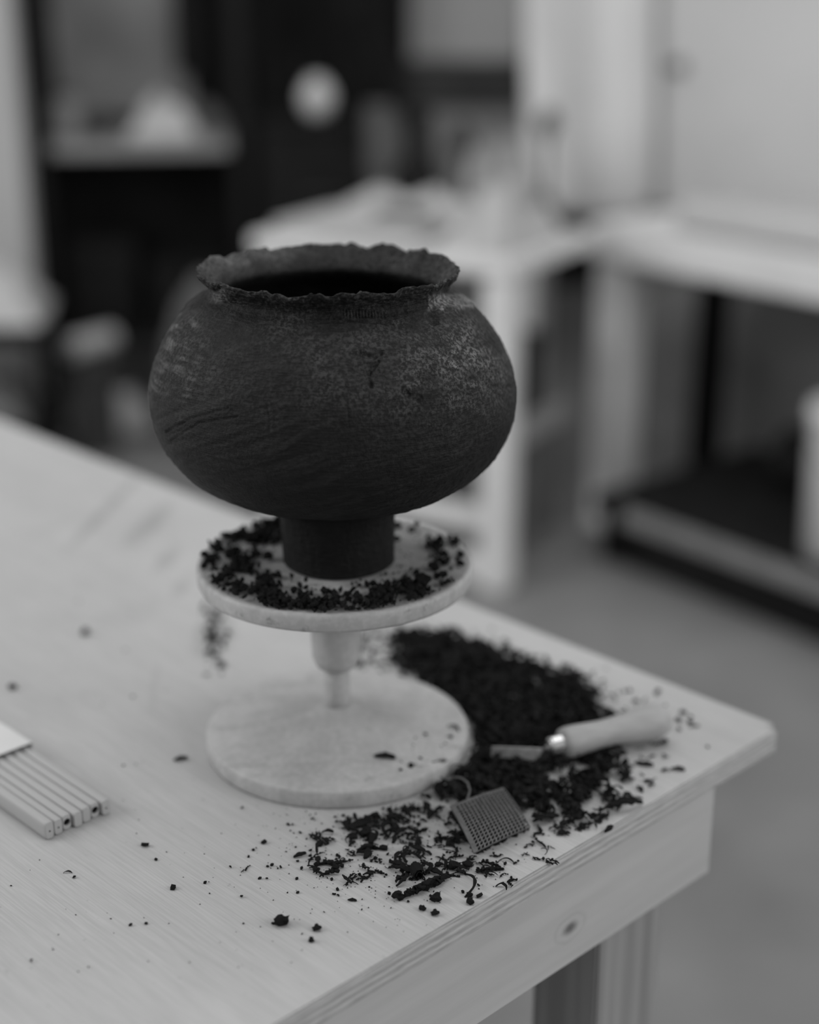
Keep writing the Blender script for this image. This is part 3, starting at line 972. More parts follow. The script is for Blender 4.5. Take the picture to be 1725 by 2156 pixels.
# the loose scatter in front: countable bits that nothing tells apart
FRONT = [(655, 1800), (690, 1755), (760, 1718), (905, 1690), (950, 1712), (985, 1797), (1035, 1808), (1120, 1790), (1150, 1800), (1060, 1845), (990, 1858), (880, 1862), (790, 1850), (700, 1858), (660, 1840)]
RIGHT = [(1120, 1745), (1200, 1745), (1240, 1715), (1330, 1660), (1440, 1640), (1330, 1725), (1240, 1775), (1180, 1812), (1110, 1830), (1100, 1800)]
FARR = [(1320, 1580), (1390, 1560), (1450, 1630), (1400, 1690), (1330, 1680)]
def scatter(poly, n, lab, grp, smin, smax):
    P = [tuple(on(x, y, TZ)[:2]) for x, y in poly]
    a, b = min(p[0] for p in P), max(p[0] for p in P); c, d = min(p[1] for p in P), max(p[1] for p in P); i = 0
    while i < n:
        x, y = R.uniform(a, b), R.uniform(c, d)
        if not inpoly(x + R.gauss(0, .004), y + R.gauss(0, .004), P) or math.hypot(x - WX, y - WY) < RB + .004 or not ontable((x, y, 0), .01): continue
        if vn(np.array(x * 60), np.array(y * 60), 4) < -.15 and R.random() < .8: continue
        k = R.choices(['bit', 'lump', 'flake', 'strip', 'fork', 'thread', 'chain'], [3, .4, 3, 3, 7, 1, 1])[0]
        s = R.uniform(smin, smax) * (.5 if k in ('bit', 'lump') else 1.2 if k in ('strip', 'fork', 'chain') else 1)
        piece(k, R.randrange(9), x, y, TZ + abs(R.gauss(0, .0006)), s, R.uniform(0, 2 * PI), lab, 'clay_scrap', grp, 'clay scrap'); i += 1


scatter(FRONT, 225, 'small dark clay scrap in the loose scatter between foot plate and crumbly strand', 'clay scraps scattered in front of the wheel', .0045, .0135)
scatter(RIGHT, 52, 'small dark clay scrap in the scatter between heap and plywood edge', 'clay scraps right of the metal mesh', .004, .011)
scatter(FARR, 16, 'small clay scrap on bare wood between the heap and the table corner', 'clay scraps towards the table corner', .004, .009)

# ------------------------------------------------------------------ metal mesh (rasp plate) lying on the shavings
def rasp_plate(name, A, B, C, D, nu, nv, hole, thick, hump, m, parent=None):
    """perforated plate: corners A (far left), B (far right), C (near right), D (near left); square holes cut right through"""
    A, B, C, D = map(Vector, (A, B, C, D))
    def S(u, v, dz):
        p = A.lerp(B, u).lerp(D.lerp(C, u), v)
        n = (B - A).cross(D - A).normalized()
        if n.z < 0: n = -n
        return p + Vector((0, 0, hump * math.sin(PI * u) * .35 + hump * (1 - (2 * v - 1) ** 2) * .8)) + n * dz
    mb = MB(); cache = {}
    def vid(u, v, s):
        key = (round(u, 5), round(v, 5), s)
        if key not in cache:
            cache[key] = len(mb.v); mb.v.append(tuple(S(u, v, thick * .5 * s)))
        return cache[key]
    def quad(*q): mb.f.append(q); mb.s.append(False)
    for i in range(nu):
        for j in range(nv):
            u0, u1, v0, v1 = i / nu, (i + 1) / nu, j / nv, (j + 1) / nv
            mu, mv = (u0 + u1) / 2, (v0 + v1) / 2; hu, hv = hole / nu / 2, hole / nv / 2
            sk = .18 / nu                                        # lozenge-shaped holes
            solid = (i == 0 or j == 0 or (nu < 15 and (i == nu - 1 or j == nv - 1)))
            O = [(u0, v0), (u1, v0), (u1, v1), (u0, v1)]
            I = [(mu - hu + sk, mv - hv), (mu + hu + sk * .3, mv - hv), (mu + hu - sk, mv + hv), (mu - hu - sk * .3, mv + hv)]
            for s in (1, -1):
                o = [vid(*q, s) for q in O]
                if solid:
                    quad(*o); continue
                n_ = [vid(*q, s) for q in I]
                for k in range(4):
                    quad(o[k], o[(k + 1) % 4], n_[(k + 1) % 4], n_[k])
            if not solid:
                for k in range(4):
                    quad(vid(*I[k], 1), vid(*I[(k + 1) % 4], 1), vid(*I[(k + 1) % 4], -1), vid(*I[k], -1))
    for i in range(nu):
        for v in (0, 1):
            quad(vid(i / nu, v, 1), vid((i + 1) / nu, v, 1), vid((i + 1) / nu, v, -1), vid(i / nu, v, -1))
    for j in range(nv):
        for u in (0, 1):
            quad(vid(u, j / nv, 1), vid(u, (j + 1) / nv, 1), vid(u, (j + 1) / nv, -1), vid(u, j / nv, -1))
    return mb.build(name, m, parent)


o = rasp_plate('rasp_sheet', on(948, 1698, TZ + .013), on(1060, 1659, TZ + .009), on(1117, 1742, TZ + .004), on(998, 1797, TZ + .007), 15, 17, .76, .0011, .0022, M['rasp'])
tag(o, 'square of perforated steel rasp mesh lying on the clay shavings', 'metal mesh')
wp = [on(955, 1636, TZ + .008), on(972, 1638, TZ + .011), on(985, 1648, TZ + .012), on(990, 1664, TZ + .011), on(985, 1682, TZ + .009), on(978, 1696, TZ + .004)]
tag(MB().tube(wp, .0008, 8).build('wire_loop', M['rasp']), 'thin bent wire arching out of the shavings behind the mesh', 'wire')

# ------------------------------------------------------------------ trimming tool with wooden handle
hz = TZ + .0150
h0 = on(1182, 1566, hz); h1 = on(1408, 1511, hz + .002)
ax = (h1 - h0); HL = ax.length; axn = ax.normalized()
tool = thing('trimming_tool', 'trimming tool with turned wooden handle and metal ferrule on the heap', 'hand tool', (h0.x, h0.y, TZ + .001))
Mt = Matrix.Translation(h0 - tool.location) @ axn.to_track_quat('Z', 'Y').to_matrix().to_4x4()
hp = [(0, 0), (.0085, 0), (.0108, .0015), (.0117, .005), (.0116, .012), (.0108, .024), (.0102, .034), (.0106, .045), (.0120, .058), (.0132, .070), (.0136, .079), (.0130, HL - .010), (.0108, HL - .004), (.006, HL - .0006), (0, HL)]
MB().lathe(hp, 40, Mt).build('handle', M['handle'], tool)
MB().lathe([(0, -.0105), (.0050, -.0105), (.0064, -.0098), (.0070, -.008), (.0072, .0), (.0076, .0012), (0, .0012)], 32, Mt).build('ferrule', M['ferrule'], tool)
sh = on(1150, 1577, hz - .001)
T0 = Vector(tool.location)
MB().tube([h0 - axn * .008 - T0, h0.lerp(sh, .7) - T0, sh - T0], [.0032, .0028, .0024], 12).build('shank', M['steel'], tool)
pa, pb = on(1036, 1572, hz + .002), on(1142, 1576, hz + .0015)
pc, pd = on(1134, 1601, hz - .007), on(1034, 1592, hz - .006)
bl = rasp_plate('blade', pa - T0, pb - T0, pc - T0, pd - T0, 14, 5, .5, .0012, .0006, M['blade'], tool)
MB().add([tuple(q - T0) for q in (pb, sh + Vector((0, 0, .002)), sh - Vector((0, 0, .005)), pc)] + [tuple(q - T0 + Vector((.0008, .001, .0006))) for q in (pb, sh + Vector((0, 0, .002)), sh - Vector((0, 0, .005)), pc)],
         [(0, 1, 2, 3), (7, 6, 5, 4), (0, 4, 5, 1), (1, 5, 6, 2), (2, 6, 7, 3), (3, 7, 4, 0)]).build('blade_bend', M['ferrule'], tool)

# ------------------------------------------------------------------ wooden sticks at the left
SD = math.radians(134.3)
sd = Vector((math.cos(SD), math.sin(SD), 0)); sp = Vector((-sd.y, sd.x, 0)) * -1       # sp: across the row, away from the viewer
s0 = on(97, 1771, TZ)
M['stick'] = pine_mat('pale_stick_wood', .40)
M['bore'] = mat('bore_shade', .01, .9, .05)


def stick(i, w, hh, off, bore, dot, label):
    L = .34
    o = thing('wooden_stick', label, 'stick', s0 + sp * off + sd * (.0012 * (i % 3)), SD, 'pale sticks bundled at the left')
    # rounded-rectangle section swept along x with a softened end; bored end = ring of faces around a recessed hole
    def ring(x, k, n=32, e=4.2):
        out = []
        for q in range(n):
            a = 2 * PI * q / n; c, d = math.cos(a), math.sin(a)
            rr = (abs(c / (w / 2)) ** e + abs(d / (hh / 2)) ** e) ** (-1 / e)
            out.append((x, rr * c * k, rr * d * (1 - (1 - k) * .6) + hh / 2))
        return out
    prof = [(0, .84), (.0006, .93), (.0018, .985), (.0040, 1.0), (L, 1.0)]
    vs, fs = [], []
    n = 32
    for x, k in prof: vs += ring(x, k)
    for a in range(len(prof) - 1):
        for k in range(n): fs.append((a * n + k, a * n + (k + 1) % n, (a + 1) * n + (k + 1) % n, (a + 1) * n + k))
    fs.append(tuple((len(prof) - 1) * n + k for k in range(n)))
    mb = MB()
    if bore:
        c = len(vs)
        for x, rr in ((0, bore), (.012, bore)):
            for k in range(n):
                a = 2 * PI * k / n
                vs.append((x, rr * math.cos(a), rr * math.sin(a) + hh / 2))
        for k in range(n):
            fs.append((k, (k + 1) % n, c + (k + 1) % n, c + k)); fs.append((c + k, c + (k + 1) % n, c + n + (k + 1) % n, c + n + k))
        fs.append(tuple(c + n + k for k in range(n)))
    else:
        fs.append(tuple(range(n)))
    mb.add(vs, fs)
    b = mb.build('stick_body', M['stick'], o); smooth_by_angle(b, 50)
    if bore:
        MB().lathe([(0, 0), (bore * .985, 0), (bore * .985, .010), (0, .010)], 24, Matrix.Translation((.0012, 0, hh / 2)) @ Matrix.Rotation(PI / 2, 4, 'Y')).build('bore', M['bore'], o)  # black plug stands in for the shade inside the hole
    elif dot:
        MB().lathe([(0, -.0002), (.0006, -.0002), (.0006, .002), (0, .002)], 12, Matrix.Translation((0, 0, hh / 2 - .0005)) @ Matrix.Rotation(PI / 2, 4, 'Y')).build('pin_hole_shade', M['bore'], o)  # tiny black disc painted as the shade of a hole
    return o


labs = ['pale wooden stick, nearest of the row, with a tall flat side', 'pale wooden stick, second nearest of the row at the left', 'pale hollow wooden stick with round bore, nearer of the two bored ones',
        'pale wooden stick, right behind the nearer bored one', 'pale wooden stick, right before the farther bored one', 'pale hollow wooden stick with round bore, farther of the two bored ones', 'pale wooden stick, farthest of the row at the left']
off = .0035
for i in range(7):
    w = .0072
    stick(i, w, .0135 if i == 0 else .0118, off, .0026 if i in (2, 5) else 0, i in (0, 1, 6), labs[i]); off += .0075
# paper band around the bundle
bx = s0 + sd * .128
bw = .0535
o = thing('paper_band', 'white paper band wrapped around the pale wooden sticks', 'paper band', (bx.x, bx.y, TZ), SD)
# local: x along sticks, y across (towards the viewer is +y because sp points away)
hh = .0140
for nm, c, s in (('band_top', (.0, -bw / 2 + .0005, hh + .0006), (.05, bw + .001, .0006)), ('band_side', (.0, .0006, hh / 2 + .0005), (.05, .0006, hh + .0006)), ('band_side', (.0, -bw - .0002, hh / 2 + .0005), (.05, .0006, hh + .0006))):
    MB().box(c, s, bev=.0002).build(nm, M['band'], o)

# ------------------------------------------------------------------ background: white bench on the right
def frame_at(c, ang):
    return Matrix.Translation(c) @ Matrix.Rotation(ang, 4, 'Z')


# local x along the front edge (towards the viewer on the right), y to the back
bench = thing('workbench', 'white workbench with thick square leg standing against the white wall', 'workbench', bench_c, BEN)
BL, BD, BH = 1.60, .50, .755
MB().box((BL / 2 - .06, BD / 2 - .06, BH - .04), (BL, BD, .08), bev=.006).build('bench_top', M['white_paint'], bench)
for x in (0, BL - .14):
    MB().box((x, 0, (BH - .08) / 2), (.095, .085, BH - .08), bev=.005).build('leg', M['white_paint'], bench)
    MB().box((x, BD - .16, (BH - .08) / 2), (.065, .065, BH - .08), bev=.004).build('leg', M['black'], bench)
MB().box((0, BD / 2 - .08, BH - .13), (.03, BD - .24, .08), bev=.003).build('end_rail', M['white_paint'], bench)
# low platform standing in front of and beneath the bench
pc0 = on(1243, 1178, 0)
plat = thing('low_platform', 'low black platform with worn grey front lip under the white bench', 'platform', pc0, BEN)
PL, PD, PH = .95, .58, .165
MB().box((PL / 2, PD / 2, PH - .02), (PL, PD, .04), bev=.003).build('deck', M['black'], plat)
MB().box((PL / 2 + .05, -.008, PH - .022), (PL - .11, .016, .044), bev=.004).build('front_lip', M['shelf_lip'], plat)
for x, y, sx, sy in ((PL / 2, .05, PL - .03, .03), (.03, PD / 2, .03, PD - .04), (PL / 2, PD - .05, PL - .03, .03)):
    MB().box((x, y, (PH - .04) / 2), (sx, sy, PH - .04), bev=.002).build('skirt', M['black'], plat)


def plw(x, y, z):
    return pc0 + bdir * x + bnor * y + Vector((0, 0, z))


def bw_(x, y, z):
    return bench_c + bdir * x + bnor * y + Vector((0, 0, z))


bd = thing('added_shade_board', 'added dark grey board behind the white bench, darkening the space under it', 'board', bw_(.45, .53, 0), BEN)
MB().box((0, 0, .35), (1.76, .02, .70), bev=.003).build('board_panel', M['mid_wall'], bd)  # panel added to darken the space under the bench
for x in (-.6, .6):
    MB().box((x, .018, .35), (.05, .016, .68), bev=.002).build('batten', M['dgrey'], bd)
# lidded bucket on the platform
bk = plw(.62, .16, PH + .0005)
bucket = thing('lidded_bucket', 'white plastic bucket with lid on the low black platform', 'bucket', bk)
MB().lathe([(0, 0), (.110, 0), (.114, .004), (.122, .28), (.122, .285), (0, .285)], 48).build('bucket_body', M['white_plastic'], bucket)
MB().lathe([(0, .285), (.126, .285), (.128, .290), (.128, .312), (.124, .318), (.110, .320), (.105, .316), (0, .316)], 48).build('lid', M['white_plastic'], bucket)
MB().tube([(.124 * math.cos(a), .124 * math.sin(a), .26 - .09 * math.sin(a - PI) * (1 if a > PI else 0)) for a in np.linspace(PI, 2 * PI, 20)], .003, 6).build('handle', M['steel'], bucket)
# black sack lying on the platform
l = lump_mesh(60, 3, .16, 1.0)
o = MB().add([(a * .34, b * .24, max(0, c * .15)) for a, b, c in l.v], l.f, True).build('black_sack', M['black_cloth'], None, plw(.36, .42, PH + .0005), (0, 0, BEN))
tag(o, 'slumped black sack on the platform behind the white bucket', 'sack')
# paper roll and flat stack lying on the bench
p = bw_(.36, .04, BH + .0365)
o = thing('paper_roll', 'roll of white paper lying along the front of the white bench', 'paper roll', p, BEN)
MB().lathe([(0, -.21), (.012, -.21), (.035, -.21), (.036, -.205), (.036, .205), (.035, .21), (.012, .21), (0, .21)], 32, Matrix.Rotation(PI / 2, 4, 'Y')).build('paper', M['paper'], o)
MB().lathe([(0, -.214), (.012, -.214), (.012, .214), (0, .214)], 24, Matrix.Rotation(PI / 2, 4, 'Y')).build('core', M['lgrey_box'], o)
p = bw_(.42, .29, BH)
mbk = MB()
for k in range(6):
    mbk.box((rng.uniform(-.01, .01), rng.uniform(-.01, .01), .004 + k * .008), (.42, .24, .0078), Matrix.Rotation(rng.uniform(-.04, .04), 4, 'Z'), .001)
o = mbk.build('board_stack', M['paper'], None, p, (0, 0, BEN)); tag(o, 'low stack of white boards at the back of the white bench', 'boards')

# small dark smudge-like hooks on the wall
for (px, py, d, lab) in [(1435, 140, .03, 'small grey hook on the white wall at upper right'), (1330, 405, .026, 'small grey knob on the white wall above the bench leg')]:
    # intersect with the wall's front face
    r = Vector(cF + cR * (px - 862.5) / FPX - cU * (py - 1078) / FPX)
    w0 = wr - bnor * .05
    t = (w0 - Vector((0, 0, 0))).dot(bnor) / Vector((r.x, r.y, 0)).dot(bnor)
    q = Vector((0, 0, CZ)) + r * t
    hk = thing('wall_hook', lab, 'hook', q, BEN)
    MB().lathe([(0, 0), (d * .6, 0), (d * .6, .004), (d * .2, .006), (d * .2, .03), (d * .5, .034), (d * .5, .042), (0, .046)], 24, Matrix.Rotation(PI / 2, 4, 'X')).build('knob', M['mgrey'], hk)

# ------------------------------------------------------------------ background: white table in the middle
MTA = math.radians(60.0)      # right end runs this way
m_c = on(1078, 588, .715); m_c.z = 0
mtab = thing('side_table', 'white table with slatted frame legs, heaped with paper behind the pot', 'table', m_c, MTA)
# local x along the right end (away), local y along the front edge (to the left)
ML, MW, MH = .42, .66, .75
MB().box((ML / 2, MW / 2, MH - .0175), (ML, MW, .035), bev=.004).build('table_top', M['white_paint'], mtab)
for x, yy in ((.04, (.04, MW - .04)), (ML - .04, (.17, MW - .04))):
    for y in yy:
        MB().box((x, y, (MH - .035) / 2), (.07, .07, MH - .035), bev=.012).build('leg', M['white_paint'], mtab)
for z, hgt in ((.16, .055), (.045, .06), (.36, .05)):
    MB().box((.04, MW / 2, z), (.03, MW - .15, hgt), bev=.006).build('front_rail', M['white_paint'], mtab)
MB().box((ML / 2, .03, .345), (ML - .15, .03, .05), bev=.004).build('end_rail', M['lgrey_box'], mtab)
MB().box((ML / 2, .035, .19), (ML - .15, .012, .26), bev=.002).build('end_panel', M['mgrey'], mtab)
MB().box((ML / 2, MW / 2, .345), (ML - .16, MW - .16, .02), bev=.002).build('shelf', M['mgrey'], mtab)


def mt(x, y, z):
    a = Vector((math.cos(MTA), math.sin(MTA), 0)); b = Vector((-a.y, a.x, 0))
    return m_c + a * x + b * y + Vector((0, 0, z))


def carton(p, rz, size, m, label, name='storage_box'):
    o = thing(name, label, 'box', p, rz)
    sx, sy, sz = size
    MB().box((0, 0, sz * .40), (sx, sy, sz * .80), bev=.004).build('box_body', m, o)
    MB().box((0, 0, sz * .90), (sx + .012, sy + .012, sz * .20), bev=.004).build('box_lid', m, o)
    return o


carton(mt(.14, .18, .3555), MTA, (.13, .17, .24), M['lgrey_box'], 'pale grey box on the shelf under the side table')
carton(mt(.285, .17, .3555), MTA, (.10, .17, .17), M['black'], 'black box on the shelf under the side table')
# paper heap on top
def crumpled(name, p, rz, sx, sy, hgt, m, label, cat, seed, amp=1.0, n=26):
    vs, fs = [], []
    for i in range(n):
        for j in range(n):
            u, v = i / (n - 1) * 2 - 1, j / (n - 1) * 2 - 1
            e = max(0, 1 - max(abs(u), abs(v)) ** 3)
            zz = hgt * e * (.55 + amp * .45 * mnoise.noise(Vector((u * 2.2 + seed, v * 2.2, seed * 1.7))) + amp * .22 * abs(mnoise.noise(Vector((u * 5, v * 5 + seed, 0)))))
            wob = 1 + .14 * mnoise.noise(Vector((u * 2, v * 2, seed + 9)))
            vs.append((u * sx / 2 * wob, v * sy / 2 * wob, max(zz, .002) + .002))
    k = len(vs)
    vs += [(x, y, 0) for x, y, z in vs]
    for i in range(n - 1):
        for j in range(n - 1):
            a = i * n + j; fs.append((a, a + n, a + n + 1, a + 1)); fs.append((k + a, k + a + 1, k + a + n + 1, k + a + n))
    b = [i * n for i in range(n)] + [(n - 1) * n + j for j in range(1, n)] + [i * n + n - 1 for i in range(n - 2, -1, -1)] + [j for j in range(n - 2, 0, -1)]
    for a, c in zip(b, b[1:] + b[:1]): fs.append((a, c, c + k, a + k))
    o = MB().add(vs, fs, True).build(name, m, None, p, (0, 0, rz))
    return tag(o, label, cat)


mbk = MB()
for k in range(5):
    mbk.box((rng.uniform(-.006, .006), rng.uniform(-.01, .01), .003 + k * .006), (.25, .36, .0058), Matrix.Rotation(rng.uniform(-.05, .05), 4, 'Z'), .001)
o = mbk.build('paper_stack', M['paper'], None, mt(.15, .435, MH), (0, 0, MTA)); tag(o, 'flat stack of white paper on the side table behind the rim', 'paper')
crumpled('paper_heap', mt(.35, .45, MH), MTA, .11, .36, .10, M['paper'], 'crumpled white paper along the back of the side table', 'paper', 2)
crumpled('plastic_wrap', mt(.20, .12, MH), MTA, .32, .18, .13, M['plastic_sheet'], 'crumpled cloudy plastic wrap at the right of the side table', 'plastic wrap', 5, 1.3)
o = thing('slab', 'dark flat clay slab lying on the white paper stack', 'slab', mt(.225, .385, MH + .0305), MTA)
MB().box((0, 0, .008), (.06, .14, .016), bev=.004).build('slab_body', M['dgrey'], o)
# small table behind, carrying a bottle and tools
rt = thing('rear_table', 'small grey table behind the side table, carrying a black bottle', 'table', (.14, 4.12, 0), 0)
MB().box((0, 0, .735), (.46, .34, .03), bev=.004).build('table_top', M['lgrey_box'], rt)
for x in (-.20, .20):
    for y in (-.14, .14):
        MB().box((x, y, .36), (.04, .04, .72), bev=.004).build('leg', M['lgrey_box'], rt)
crumpled('plastic_bag', (.22, 4.16, .7505), 0, .24, .24, .20, M['bag'], 'slumped cloudy plastic bag on the small rear table', 'bag', 17, .9)
for i, (tx, ty, z, s_, lab) in enumerate([(.135, 3.99, .90, .060, 'dark brush-like tool standing in front of the plastic bag'), (.345, 4.02, .93, .055, 'dark knobbed tool at the right end of the rear table')]):
    l = lump_mesh(80 + i, 2, .35, 1.2)
    b_ = thing('clay_tool', lab, 'tool', (tx, ty, .7505))
    MB().add([(a * s_, b * s_, c * s_ + z - .78) for a, b, c in l.v], l.f, True).build('tool_head', M['dgrey'], b_)
    MB().lathe([(0, 0), (.02, 0), (.02, .006), (.008, .012), (.008, z - .76), (0, z - .76)], 16).build('stand', M['dgrey'], b_)
bot = thing('black_bottle', 'black bottle with straight neck on the small rear table', 'bottle', (.02, 4.05, .7505))
MB().lathe([(0, 0), (.056, 0), (.060, .006), (.060, .06), (.050, .085), (.036, .10), (.036, .19), (0, .19)], 40).build('bottle_body', M['black'], bot)
MB().lathe([(0, .19), (.038, .19), (.039, .195), (.039, .215), (.036, .219), (0, .219)], 32).build('cap', M['black'], bot)

# hanging plastic sheet
def drape(name, A, B, z0, z1, folds, depth, m, label, cat, seed, n=90, k=40):
    A, B = Vector(A), Vector(B); d = (B - A); L = d.length; dn = d.normalized(); nr = Vector((-dn.y, dn.x, 0))
    vs, fs = [], []
    for th in (0, .004):
        for i in range(n):
            u = i / (n - 1)
            for j in range(k):
                v = j / (k - 1)
                w = depth * (math.sin(u * folds * 2 * PI + 1.2 * math.sin(v * 2 + seed)) * (.5 + .5 * v) + .6 * mnoise.noise(Vector((u * 5, v * 3, seed))))
                q = A + d * u + nr * (w + th) + dn * (.02 * math.sin(v * 5 + seed))
                zz = z1 + (z0 - z1) * v + .02 * mnoise.noise(Vector((u * 6, seed, 0))) * v
                vs.append((q.x, q.y, zz))
    o1 = n * k
    for i in range(n - 1):
        for j in range(k - 1):
            a = i * k + j; fs.append((a, a + 1, a + k + 1, a + k)); fs.append((o1 + a, o1 + a + k, o1 + a + k + 1, o1 + a + 1))
    for j in range(k - 1):
        for i in (0, n - 1):
            a = i * k + j; fs.append((a, a + 1, o1 + a + 1, o1 + a))
    for i in range(n - 1):
        for j in (0, k - 1):
            a = i * k + j; fs.append((a, a + k, o1 + a + k, o1 + a))
    o = MB().add(vs, fs, True).build(name, m)
    return tag(o, label, cat)


dA = on(1130, 300, .98); dB = on(1345, 300, .98)
dA = bench_c + bnor * .565 - bdir * .95; dB = bench_c + bnor * .565 - bdir * .46
drape('plastic_curtain', dA, dB, .62, 2.0, 1.6, .014, M['curtain'], 'cloudy plastic sheet hanging in soft folds beside the white wall', 'plastic sheet', 3)

# ------------------------------------------------------------------ background: cabinet with board and dark ledge, centre top
p = Vector((.17, 5.42, 0))
cab = thing('low_cabinet', 'grey cabinet with thick dark top behind the side table', 'cabinet', p, .0)
MB().box((0, 0, .435), (.44, .40, .87), bev=.004).build('cabinet_body', M['lgrey_box'], cab)
MB().box((.01, -.01, .935), (.46, .43, .13), bev=.004).build('cabinet_top', M['dgrey'], cab)
for x in (-.11, .11):
    dr = MB().box((x, -.206, .44), (.20, .012, .80), bev=.003).build('door', M['lgrey_box'], cab)
    MB().box((x * .25, -.218, .50), (.012, .014, .10), bev=.003).build('handle', M['steel'], dr)
o = thing('white_board', 'white board standing upright on the dark cabinet top', 'board', (.185, 5.36, 1.0005), .0)
MB().box((0, 0, .25), (.37, .025, .50), bev=.004).build('board_panel', M['paper'], o)
MB().box((0, -.018, .006), (.37, .012, .012), bev=.002).build('board_ledge', M['lgrey_box'], o)

# dark cupboard, a low chest before it and a round white jar on the chest
cup = thing('dark_cupboard', 'tall charcoal cupboard standing at the back between rack and cabinet', 'cupboard', (-.38, 5.62, 0), 0)
MB().box((0, 0, .90), (.62, .40, 1.80), bev=.01).build('cupboard_body', M['black'], cup)
for x in (-.155, .155):
    dr = MB().box((x, -.206, .92), (.30, .014, 1.70), bev=.004).build('door', M['black'], cup)
    MB().box((x * .2, -.22, .95), (.014, .016, .16), bev=.004).build('handle', M['dgrey'], dr)
low = thing('black_chest', 'black chest of drawers under the round white jar', 'chest', (-.262, 4.80, 0), 0)
MB().box((0, 0, .43), (.34, .40, .86), bev=.01).build('chest_body', M['black'], low)
MB().box((0, 0, .8725), (.36, .42, .025), bev=.006).build('chest_lid', M['black'], low)
for z in (.22, .62):
    dr = MB().box((0, -.206, z), (.32, .014, .34), bev=.004).build('drawer', M['black'], low)
    MB().box((0, -.218, z + .06), (.12, .014, .014), bev=.004).build('handle', M['dgrey'], dr)
jar = thing('round_jar', 'round white jar standing on the black chest', 'jar', (-.27, 4.72, .8852), 0)
MB().lathe([(r_ * .86, z_ * .9) for r_, z_ in [(0, 0), (.026, 0), (.038, .010), (.052, .035), (.057, .060), (.052, .085), (.038, .106), (.028, .112), (.030, .122), (.027, .124), (.023, .112), (0, .08)]], 48).build('jar_body', M['white_plastic'], jar)
drape('black_coat', (-.20, 5.15, 0), (-.015, 5.13, 0), .86, 1.62, 1.5, .025, M['black_cloth'], 'black cloth hanging at the edge of the dark cupboard', 'cloth', 8, 40, 30)
carton((-.085, 4.42, 0), .2, (.055, .055, .95), M['mgrey'], 'narrow upright grey carton behind the side table')

# ------------------------------------------------------------------ background: shelf rack at the left
rack = thing('shelf_rack', 'dark shelf rack with pale shelf board at the upper left', 'shelf', (-1.07, 4.60, 0), .13)
RW, RD = 0.58, .42
for x in (0, RW):
    for y in (0, RD):
        MB().box((x, y, .95), (.05, .05, 1.9), bev=.004).build('post', M['black'], rack)
MB().box((RW / 2, RD / 2, .805), (RW - .054, RD - .01, .040), bev=.003).build('shelf_board', M['lgrey_box'], rack)
MB().box((RW / 2, RD / 2, .20), (RW - .054, RD - .01, .030), bev=.003).build('shelf_board', M['dgrey'], rack)
MB().box((.235, RD - .035, 1.36), (.41, .012, 1.0), bev=.002).build('back_panel', M['mid_wall'], rack)
MB().box((RW / 2, RD - .035, .52), (RW - .06, .012, .60), bev=.002).build('back_panel', M['black'], rack)
MB().box((.435, .35, 1.35), (.07, .05, .72), bev=.004).build('hanging_strap', M['black'], rack)


def rk(x, y, z):
    c, s = math.cos(.13), math.sin(.13)
    return Vector((-1.07 + x * c - y * s, 4.60 + x * s + y * c, z))


crumpled('white_bag', rk(.36, .12, .8256), .1, .20, .16, .14, M['paper'], 'crumpled white bag on the pale shelf board', 'bag', 11, .8)
crumpled('grey_cloth', rk(.47, .31, .8256), .13, .15, .14, .12, M['mgrey'], 'folded grey cloth to the right of the white bag', 'cloth', 14, .5)
o = thing('pale_jar', 'small pale jar at the left end of the shelf board', 'jar', rk(.075, .12, .8256))
MB().lathe([(0, 0), (.040, 0), (.044, .006), (.044, .09), (.034, .105), (.034, .120), (0, .120)], 32).build('jar_body', M['lgrey_box'], o)
MB().lathe([(0, .120), (.038, .120), (.038, .136), (0, .136)], 32).build('lid', M['mgrey'], o)
o = thing('dark_bowl', 'dark bowl on the shelf between the jar and the white bag', 'bowl', rk(.165, .16, .8256))
MB().lathe([(0, 0), (.025, 0), (.028, .006), (.050, .035), (.056, .06), (.052, .06), (.046, .036), (0, .010)], 32).build('bowl_body', M['dgrey'], o)
for i, (x, w, hgt, lab) in enumerate([(.15, .20, .30, 'black crate on the lower shelf of the rack, left of two'), (.41, .22, .24, 'black crate on the lower shelf of the rack, right of two')]):
    carton(rk(x, .2, .2152), .13, (w, .26, hgt), M['black'], lab, 'crate')

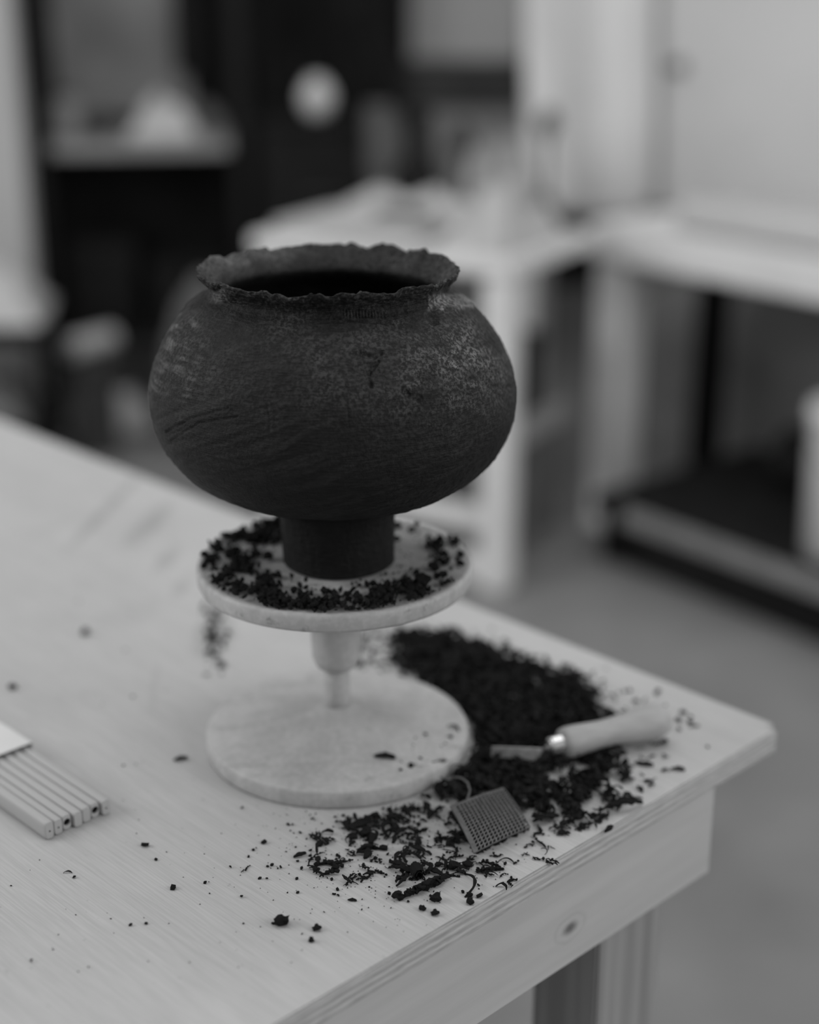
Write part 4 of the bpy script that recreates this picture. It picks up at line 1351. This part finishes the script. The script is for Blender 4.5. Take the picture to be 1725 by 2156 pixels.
# ------------------------------------------------------------------ background: low things on the floor at the left
cart = thing('low_cart', 'low black cart at the left border behind the worktable', 'cart', (-1.22, 4.20, 0), .1)
for z in (.395, .12):
    MB().box((0, 0, z), (.46, .36, .045), bev=.004).build('deck', M['black'], cart)
for x in (-.21, .21):
    for y in (-.16, .16):
        MB().box((x, y, .22), (.026, .026, .32), bev=.003).build('post', M['black'], cart)
        MB().lathe([(0, -.012), (.028, -.012), (.03, -.008), (.03, .008), (.028, .012), (0, .012)], 24, Matrix.Translation((x, y, .03)) @ Matrix.Rotation(PI / 2, 4, 'X')).build('wheel', M['black'], cart)
crumpled('white_cloth', (-1.20, 4.18, .4178), .1, .44, .34, .20, M['paper'], 'white cloth piled on the low black cart', 'cloth', 21, .6)
crumpled('grey_bundle', (-1.22, 4.16, .1428), .1, .36, .30, .19, M['mgrey'], 'grey bundle on the lower deck of the black cart', 'bundle', 23, .5)
carton((-.89, 4.28, 0), .1, (.11, .13, .28), M['dgrey'], 'dark grey box on the floor beside the low cart')
o = thing('paper_roll', 'short white paper roll lying on the dark grey floor box', 'paper roll', (-.89, 4.28, .3145), .9)
RM = Matrix.Rotation(PI / 2, 4, 'Y')
MB().lathe([(0, -.075), (.012, -.075), (.033, -.075), (.034, -.072), (.034, .072), (.033, .075), (.012, .075), (0, .075)], 32, RM).build('paper', M['paper'], o)
MB().lathe([(0, -.079), (.011, -.079), (.011, .079), (0, .079)], 20, RM).build('core', M['mgrey'], o)
crumpled('white_clay_bag', (-.865, 4.52, 0), .4, .17, .17, .18, M['band'], 'round white bag on the floor behind the worktable', 'bag', 27, .5)
crumpled('grey_sack', (-.60, 4.40, 0), .2, .26, .20, .78, M['mgrey'], 'tall slumped grey sack on the floor before the rack', 'sack', 37, .25)
ben2 = thing('low_bench', 'low dark bench on the floor left of the pot', 'bench', (-.98, 5.36, 0), .05)
MB().box((0, 0, .25), (.50, .24, .04), bev=.004).build('seat', M['dgrey'], ben2)
for x in (-.21, .21):
    MB().box((x, 0, .115), (.04, .20, .23), bev=.003).build('leg', M['black'], ben2)
carton((-.90, 5.76, 0), .1, (.30, .30, .62), M['mid_wall'], 'mid grey carton on the floor behind the low dark bench')
